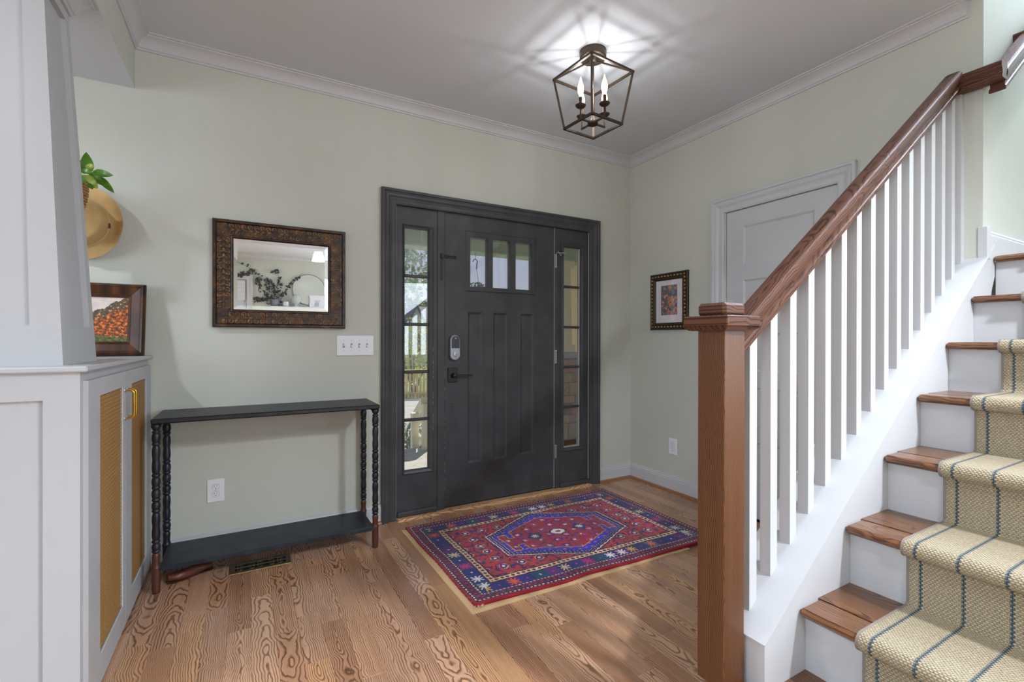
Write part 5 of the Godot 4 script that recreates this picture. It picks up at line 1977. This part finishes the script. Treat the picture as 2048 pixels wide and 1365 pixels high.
	obj("body", mb().lathe(V(-2.22, 1.768, Z - 0.10), [[0.0, 0.0], [0.045, 0.0], [0.052, 0.02], [0.050, 0.07], [0.044, 0.085], [0.046, 0.09], [0.040, 0.09], [0.038, 0.02], [0.0, 0.02]], 18), M.linen, jar)
	# dried branches: stems over the wall, leaves along them
	var P := V(-2.40, 1.768, Z - 0.08)
	var pl := thing("dried_branches", P, "dark dried leafy branches spreading from a pot over the reflected wall", "plant")
	obj("pot", mb().lathe(P, [[0.0, 0.0], [0.06, 0.0], [0.075, 0.05], [0.07, 0.12], [0.074, 0.125], [0.066, 0.125], [0.0, 0.10]], 18), M.slate, pl)
	var runs := [[V(-2.42, 1.9, 0), V(-2.5, 2.2, 0), V(-2.68, 2.42, 0), V(-3.05, 2.56, 0)], [V(-2.38, 1.9, 0), V(-2.30, 2.15, 0), V(-2.28, 2.36, 0), V(-2.42, 2.42, 0)], [V(-2.36, 1.9, 0), V(-2.22, 2.05, 0), V(-2.16, 2.16, 0), V(-1.93, 2.42, 0)], [V(-2.42, 1.88, 0), V(-2.56, 2.0, 0), V(-2.70, 2.12, 0), V(-2.66, 2.27, 0)], [V(-2.4, 1.92, 0), V(-2.36, 2.1, 0), V(-2.46, 2.22, 0), V(-2.56, 2.26, 0)], [V(-2.45, 1.9, 0), V(-2.58, 1.88, 0), V(-2.66, 1.90, 0), V(-2.72, 1.88, 0)], [V(-2.68, 2.42, 0), V(-2.80, 2.34, 0), V(-2.92, 2.32, 0), V(-3.04, 2.30, 0)]]
	var xf := []
	b = mb()
	for r in runs:
		var pts := []
		for k in 13:
			var f := k / 12.0
			var p: Vector3 = r[0].bezier_interpolate(r[1], r[2], r[3], f)
			p.z = Z - 0.03 - 0.02 * sin(f * 3.0)
			pts.append(p)
		b.tube(pts, 0.0028, 5)
		for k in 40:
			var f := rng.randf_range(0.15, 1.0)
			if rng.randf() < 0.35 and f > 0.3 and f < 0.75:
				continue
			var p: Vector3 = r[0].bezier_interpolate(r[1], r[2], r[3], f)
			p += V(rng.randf_range(-0.035, 0.035), rng.randf_range(-0.035, 0.035), 0)
			p.z = Z - rng.randf_range(0.02, 0.06)
			var s := rng.randf_range(0.024, 0.044)
			xf.append(Transform3D(Basis.from_euler(V(rng.randf_range(-0.6, 0.6), rng.randf_range(-0.6, 0.6), rng.randf() * TAU)).scaled(Vector3.ONE * s), p))
	for k in 90:
		var p := V(rng.randf_range(-2.53, -2.28), rng.randf_range(1.79, 1.99), Z - rng.randf_range(0.03, 0.16))
		xf.append(Transform3D(Basis.from_euler(V(rng.randf() * 3, rng.randf() * 3, rng.randf() * TAU)).scaled(Vector3.ONE * rng.randf_range(0.02, 0.036)), p))
	obj("stem", b, M.dry, pl)
	var leaf := leaf_mesh()
	var lv := many("foliage", leaf, M.dry, xf, pl)
	lv.position = -P
	# a chandelier arm with a pleated shade hangs in that room
	var c := thing("chandelier", V(-1.70, CEIL, 4.6), "white chandelier with pleated shades, reflected at the mirror's upper right", "chandelier")
	obj("stem", mb().tube([V(-1.70, CEIL, 4.6), V(-1.70, 2.36, 4.6)], 0.009, 8), M.white, c)
	obj("canopy", mb().lathe(V(-1.70, CEIL - 0.02, 4.6), [[0.0, 0.0], [0.05, 0.002], [0.06, 0.02]], 18), M.white, c)
	for k in 4:
		var a := k * PI / 2 + 0.05
		var d := V(-cos(a), 0, sin(a))
		var p := V(-1.70, 2.40, 4.6) + d * 0.21
		obj("arm", mb().tube([V(-1.70, 2.45, 4.6), V(-1.70, 2.45, 4.6) + d * 0.32], 0.006, 6), M.white, c)
		b = mb()
		var r0 := []
		var r1 := PackedVector3Array()
		var r2 := PackedVector3Array()
		for q in 48:
			var t := TAU * q / 48
			var wv := 0.003 if q % 2 else 0.0
			r1.append(p + V(cos(t) * (0.092 + wv), -0.065, sin(t) * (0.092 + wv)))
			r2.append(p + V(cos(t) * (0.055 + wv), 0.075, sin(t) * (0.055 + wv)))
		b.grid([r1, r2])
		obj("shade", b, M.shade, c)
		obj("bulb", mb().lathe(p, [[0.0, -0.02], [0.012, -0.015], [0.016, 0.01], [0.008, 0.035], [0.0, 0.045]], 10), M.bulb, c)
		omni(p + V(0, 0.01, 0) - c.position, 0.07, rgb(255, 250, 246), 0.015, c)

func leaf_mesh() -> ArrayMesh:
	var b := mb()
	var tip := V(0, 1, 0)
	for s in [-1.0, 1.0]:
		b.quad(V(0, -0.8, 0), V(0.42 * s, -0.15, 0.16), V(0.32 * s, 0.45, 0.12), V(0, 0.35, -0.03))
		b.tri(V(0, 0.35, -0.03), V(0.32 * s, 0.45, 0.12), tip)
	return b.mesh()

# ---------------------------------------------------------------- outside
func outside() -> void:
	struct("porch_floor", mb().box(V(-5.0, -0.30, -2.43), V(1.6, -0.12, -0.16)), M.concrete, "grey concrete porch floor beyond the left sidelight", "porch")
	struct("ground", mb().box(V(-60, -1.0, -120), V(80, -0.62, -2.43)), M.grass, "grass beyond the driveway", "ground")
	struct("driveway", mb().box(V(-8, -0.62, -10.9), V(9, -0.60, -2.43)), M.drive, "pale concrete walk and driveway outside the left sidelight", "driveway")
	var roof := struct("porch_roof", mb().box(V(-5.2, 2.62, -2.9), V(1.7, 2.8, -0.16)), M.porch_ceiling, "pale green porch ceiling seen through the tops of the panes", "porch roof")
	var b := mb()
	for k in 22:
		b.box(V(-5.0 + k * 0.3, 2.612, -2.3), V(-5.0 + k * 0.3 + 0.292, 2.621, -0.17), 0.003)
	obj("ceiling_boards", b, M.porch_ceiling, roof).set_meta("kind", "stuff")
	var hd := struct("porch_beam", mb().box(V(-5.1, 2.20, -2.28), V(1.5, 2.615, -2.04), 0.006), M.porch_beam, "cream porch beam across the tops of the door panes", "porch beam")
	b = mb()
	b.box(V(-5.1, 2.20, -2.04), V(1.5, 2.235, -2.022), 0.004)
	for x in [-1.18, -0.98]:
		b.box(V(x, 2.235, -2.04), V(x + 0.035, 2.6, -2.02), 0.004)
	obj("beam_trim", b, M.porch_beam, hd)
	var sw := struct("wall_porch", mb().box(V(1.46, -0.6, -3.3), V(1.6, 2.62, -0.16)), M.siding, "tan lap siding beyond the stone pier, seen in the right sidelight", "wall")
	for k in 16:
		var y := -0.12 + k * 0.17
		obj("siding_board", mb().hexa([V(1.432, y, -3.29), V(1.46, y, -3.29), V(1.46, y, -0.17), V(1.432, y, -0.17)], [V(1.452, y + 0.172, -3.29), V(1.46, y + 0.172, -3.29), V(1.46, y + 0.172, -0.17), V(1.452, y + 0.172, -0.17)]), M.siding, sw)
	# stone pier and its square column
	var p := thing("stone_pier", V(0.68, -0.12, -2.15), "stacked stone pier under the cream porch column, right of the door", "pier")
	var x0 := 0.37
	var x1 := 0.99
	var z0 := -2.42
	var z1 := -1.94
	obj("core", mb().box(V(x0 + 0.03, -0.12, z0 + 0.03), V(x1 - 0.03, 0.93, z1 - 0.03)), M.mortar, p)
	var y := -0.115
	var row := 0
	while y < 0.90:
		var h := minf([0.20, 0.11, 0.15, 0.10, 0.17, 0.12, 0.19, 0.11][row % 8], 0.925 - y)
		for face in 2:
			var s0 := x0 if face == 0 else z0
			var s1 := x1 if face == 0 else z1
			var s := s0
			while s < s1 - 0.01:
				var wd := rng.randf_range(0.13, 0.28)
				if s1 - s - wd < 0.1:
					wd = s1 - s
				var pr := rng.randf_range(0.0, 0.022)
				var lo := V(s + 0.004, y + 0.004, z1 - 0.06)
				var hi := V(s + wd - 0.004, y + h - 0.004, z1 - 0.012 + pr)
				if face == 1:
					lo = V(x0 + 0.012 - pr, y + 0.004, s + 0.004)
					hi = V(x0 + 0.06, y + h - 0.004, s + wd - 0.066)
				if face == 0 or s + wd < s1 - 0.01:
					obj("stone", mb().box(lo, hi, rng.randf_range(0.008, 0.018)), M["stone%d" % (rng.randi() % 5)], p)
				s += wd
		y += h
		row += 1
	obj("cap", mb().box(V(x0 - 0.05, 0.93, z0 - 0.05), V(x1 + 0.05, 1.005, z1 + 0.05), 0.012), M.cap, p)
	var c := thing("porch_column", V(0.66, 1.005, -2.15), "cream boxed porch column standing on the stone pier", "column")
	obj("plinth", mb().box(V(0.44, 1.005, -2.37), V(0.912, 1.105, -1.98), 0.005), M.porch_white, c)
	obj("shaft", mb().hexa([V(0.46, 1.105, -2.36), V(0.46, 1.105, -2.0), V(0.872, 1.105, -2.0), V(0.872, 1.105, -2.36)], [V(0.50, 2.10, -2.33), V(0.50, 2.10, -2.03), V(0.868, 2.10, -2.03), V(0.868, 2.10, -2.33)]), M.porch_white, c)
	obj("neck", mb().box(V(0.46, 2.10, -2.37), V(0.91, 2.20, -1.99), 0.006), M.porch_white, c)
	# steps rail going down from the porch
	var r := thing("step_rail", V(-1.08, -0.6, -2.5), "cream wooden post and sloping handrail at the porch steps, beyond the left sidelight", "railing")
	obj("post", mb().box(V(-1.135, -0.60, -2.52), V(-1.055, 0.29, -2.44), 0.004), M.porch_white, r)
	for e in [[0.0, 0.045, 0.07], [-0.13, 0.03, 0.05], [-0.42, 0.03, 0.05]]:
		var st := [Vector2(-e[1], 0), Vector2(e[1], 0), Vector2(e[1], e[2]), Vector2(-e[1], e[2])]
		obj("rail", mb().sweep(st, [frame(V(-1.03, 0.42 + e[0], -2.30), Vector3.RIGHT, Vector3.UP), frame(V(-0.80, 0.02 + e[0], -3.45), Vector3.RIGHT, Vector3.UP)]), M.porch_white, r)
	obj("far_post", mb().box(V(-0.83, -0.6, -3.50), V(-0.75, 0.12, -3.42), 0.004), M.porch_white, r)
	obj("near_post", mb().box(V(-1.06, -0.6, -2.34), V(-0.98, 0.42, -2.26), 0.004), M.porch_white, r)
	# picket fence
	var f := thing("picket_fence", V(1.5, -0.6, -11.2), "sunlit tan picket fence across the driveway, beyond the left sidelight", "fence")
	var a := V(-2.0, -0.6, -11.9)
	var e2 := V(5.5, -0.6, -10.2)
	var dir := (e2 - a).normalized()
	var n := 0
	var out := dir.cross(Vector3.UP).normalized()
	while n * 0.105 < a.distance_to(e2):
		var q := a + dir * n * 0.105
		var L := [q, q + dir * 0.062, q + dir * 0.062 + out * 0.03, q + out * 0.03]
		var U := []
		for t in L:
			U.append(t + V(0, 0.82, 0))
		obj("picket", mb().hexa(L, U), M.fence, f)
		n += 1
	for yy in [0.10, 0.80]:
		var L := [a + V(0, yy, 0) + out * 0.031, e2 + V(0, yy, 0) + out * 0.031, e2 + V(0, yy, 0) + out * 0.09, a + V(0, yy, 0) + out * 0.09]
		var U := []
		for t in L:
			U.append(t + V(0, 0.06, 0))
		obj("rail", mb().hexa(L, U), M.fence, f)
	# greenery
	var leaf := leaf_mesh()
	plant("flowering_bush", V(2.2, -0.6, -12.9), "tall sunlit flowering bush with pink blossom behind the picket fence", "bush", leaf, M.bush, V(0, 1.35, 0), V(1.5, 1.25, 0.9), 2600, 0.055, true)
	plant("shade_tree", V(0.2, -0.6, -9.0), "dark green tree overhanging the top of the left sidelight's view", "tree", leaf, M.tree, V(0.15, 4.1, 0), V(1.35, 1.5, 0.9), 2400, 0.085, false)
	plant("low_tree", V(0.55, -0.6, -9.6), "slim dark green tree at the left edge of the sidelight's view", "tree", leaf, M.tree, V(0.0, 3.0, 0), V(0.42, 0.9, 0.4), 500, 0.07, false)
	plant("far_tree", V(9.0, -0.6, -34.0), "rounded green tree behind the neighbouring roof", "tree", leaf, M.shrub, V(0, 3.9, 0), V(1.4, 1.2, 1.2), 700, 0.2, false)
	plant("porch_shrub", V(-0.98, -0.6, -3.1), "low dark shrub at the edge of the porch", "shrub", leaf, M.shrub, V(0, 0.36, 0), V(0.32, 0.30, 0.28), 700, 0.032, false)
	var g := thing("tall_grass", V(-0.98, -0.6, -3.5), "upright grass blades behind the low porch shrub", "grass")
	b = mb()
	for k in 26:
		var o := V(-0.98 + rng.randf_range(-0.12, 0.12), -0.6, -3.5 + rng.randf_range(-0.1, 0.1))
		var l := rng.randf_range(0.5, 0.85)
		var d := V(rng.randf_range(-0.22, 0.22), 0, rng.randf_range(-0.1, 0.1))
		b.tube([o, o + d * 0.3 + V(0, l * 0.55, 0), o + d + V(0, l, 0)], 0.009, 4, 0.001)
	obj("blades", b, M.shrub, g).set_meta("kind", "stuff")
	# hook and hanging plant under the porch beam
	var hk := thing("hanging_planter", V(-0.475, 1.52, -2.1), "leafy planter hanging from a black hook, seen through the first small door pane", "hanging plant")
	b = mb()
	b.tube([V(-0.478, 2.205, -2.1), V(-0.478, 2.13, -2.1)], 0.003, 6)
	obj("wire", b, M.iron, hk)
	var pts := []
	for k in 17:
		var t := -PI * 0.15 + PI * 1.25 * k / 16.0
		pts.append(V(-0.478 + 0.026 * cos(t) , 2.095 + 0.026 * sin(t), -2.1))
	pts.push_front(V(-0.462, 2.005, -2.1))
	obj("hook", mb().tube(pts, 0.0065, 8), M.iron, hk)
	b = mb()
	var ch := []
	for k in 12:
		ch.append(V(-0.462 + 0.002 * (k % 2) + k * 0.004, 2.0 - k * 0.022, -2.1))
	b.tube(ch, 0.0025, 5)
	obj("chain", b, M.iron, hk)
	obj("basket", mb().lathe(V(-0.475, 1.5, -2.1), [[0.0, 0.0], [0.12, 0.02], [0.19, 0.12], [0.21, 0.22], [0.0, 0.2]], 20), M.wicker, hk)
	var xf := []
	for k in 420:
		var t := rng.randf() * TAU
		var rr := sqrt(rng.randf())
		var pp := V(-0.475 + cos(t) * rr * 0.26, 1.72 + rng.randf() * 0.13 * (1.2 - rr), -2.1 + sin(t) * rr * 0.22)
		xf.append(Transform3D(Basis.from_euler(V(rng.randf() * 3, rng.randf() * 3, rng.randf() * 6)).scaled(Vector3.ONE * rng.randf_range(0.018, 0.034)), pp - hk.position))
	many("foliage", leaf, M.teal_leaf, xf, hk)
	houses()

func plant(called: String, at: Vector3, label: String, cat: String, leaf: Mesh, m: Material, c: Vector3, r: Vector3, n: int, s: float, flowers: bool) -> void:
	var o := thing(called, at, label, cat)
	var b := mb()
	for k in 5:
		var d := V(rng.randf_range(-0.6, 0.6) * r.x, 0, rng.randf_range(-0.6, 0.6) * r.z)
		b.tube([V(d.x * 0.05, 0, d.z * 0.05), c * 0.5 + d * 0.4, c + d + V(0, r.y * 0.3, 0)], 0.02 + 0.02 * r.x, 6, 0.008)
	obj("stem" if cat in ["bush", "shrub"] else "trunk", b, M.bark, o, true)
	var xf := []
	var fl := []
	var lump := noise(0.9, int(absf(at.x * 100)), 2)
	while xf.size() < n:
		var p := V(rng.randf_range(-1, 1), rng.randf_range(-1, 1), rng.randf_range(-1, 1))
		if p.length() > 1.0:
			continue
		var q := c + p * r
		if lump.get_noise_3d(q.x * 1.6 / r.x, q.y * 1.6 / r.x, q.z) < -0.12 and rng.randf() < 0.85:
			continue
		var t := Transform3D(Basis.from_euler(V(rng.randf() * 6, rng.randf() * 6, rng.randf() * 6)).scaled(Vector3.ONE * s * rng.randf_range(0.6, 1.3)), q)
		if flowers and rng.randf() < 0.05 and p.length() > 0.5:
			fl.append(t)
		xf.append(t)
	many("foliage", leaf, m, xf, o)
	if flowers:
		many("blossom", leaf, M.blossom, fl, o)

func houses() -> void:
	var h := thing("neighbour_house", V(8.5, -0.6, -29), "pale house with a dark steep roof far behind the flowering bush", "house")
	obj("wall", mb().box(V(6.6, -0.6, -31.5), V(12.0, 2.3, -28.3)), M.house, h)
	var gab := mb()
	gab.sweep([Vector2(6.55, 2.2), Vector2(7.75, 2.2), Vector2(7.17, 3.42)], [frame(V(0, 0, -30.0), Vector3.RIGHT, Vector3.UP), frame(V(0, 0, -28.0), Vector3.RIGHT, Vector3.UP)])
	gab.box(V(6.62, -0.6, -30), V(7.68, 2.2, -28.0))
	obj("gable", gab, M.house, h)
	var rf := mb()
	rf.sweep([Vector2(6.40, 2.10), Vector2(6.55, 2.10), Vector2(7.17, 3.42), Vector2(7.78, 2.10), Vector2(7.92, 2.10), Vector2(7.17, 3.60)], [frame(V(0, 0, -30.2), Vector3.RIGHT, Vector3.UP), frame(V(0, 0, -27.8), Vector3.RIGHT, Vector3.UP)])
	obj("gable_roof", rf, M.roof, h)
	rf = mb()
	rf.sweep([Vector2(-28.0, 2.2), Vector2(-27.9, 2.25), Vector2(-29.9, 3.58), Vector2(-31.9, 2.25), Vector2(-31.8, 2.2), Vector2(-29.9, 3.45)], [Transform3D(Basis(Vector3.BACK, Vector3.UP, Vector3.RIGHT), V(7.0, 0, 0)), Transform3D(Basis(Vector3.BACK, Vector3.UP, Vector3.RIGHT), V(12.3, 0, 0))])
	obj("roof", rf, M.roof, h)
	for k in 2:
		var w := obj("window", mb().plate(2, -28.0, -27.94, [6.90 + k * 1.6, 7.5 + k * 1.6, 0.4, 1.7], [[6.97 + k * 1.6, 7.43 + k * 1.6, 0.47, 1.63]]), M.house, h)
		obj("pane", mb().box(V(6.97 + k * 1.6, 0.47, -28.0), V(7.43 + k * 1.6, 1.63, -27.98)), M.slate, w)
	var h2 := thing("blue_house", V(13.5, -0.6, -42), "blue house wall low behind the bush, right of the pale house", "house")
	obj("wall", mb().box(V(10.9, -0.6, -44), V(17, 1.6, -41)), M.house_blue, h2)
	obj("roof", mb().sweep([Vector2(10.6, 1.6), Vector2(17.3, 1.6), Vector2(14.0, 4.4)], [frame(V(0, 0, -44.3), Vector3.RIGHT, Vector3.UP), frame(V(0, 0, -40.7), Vector3.RIGHT, Vector3.UP)]), M.roof, h2)
	obj("eave_board", mb().box(V(10.6, 1.45, -40.95), V(17.2, 1.62, -40.85)), M.house, h2)
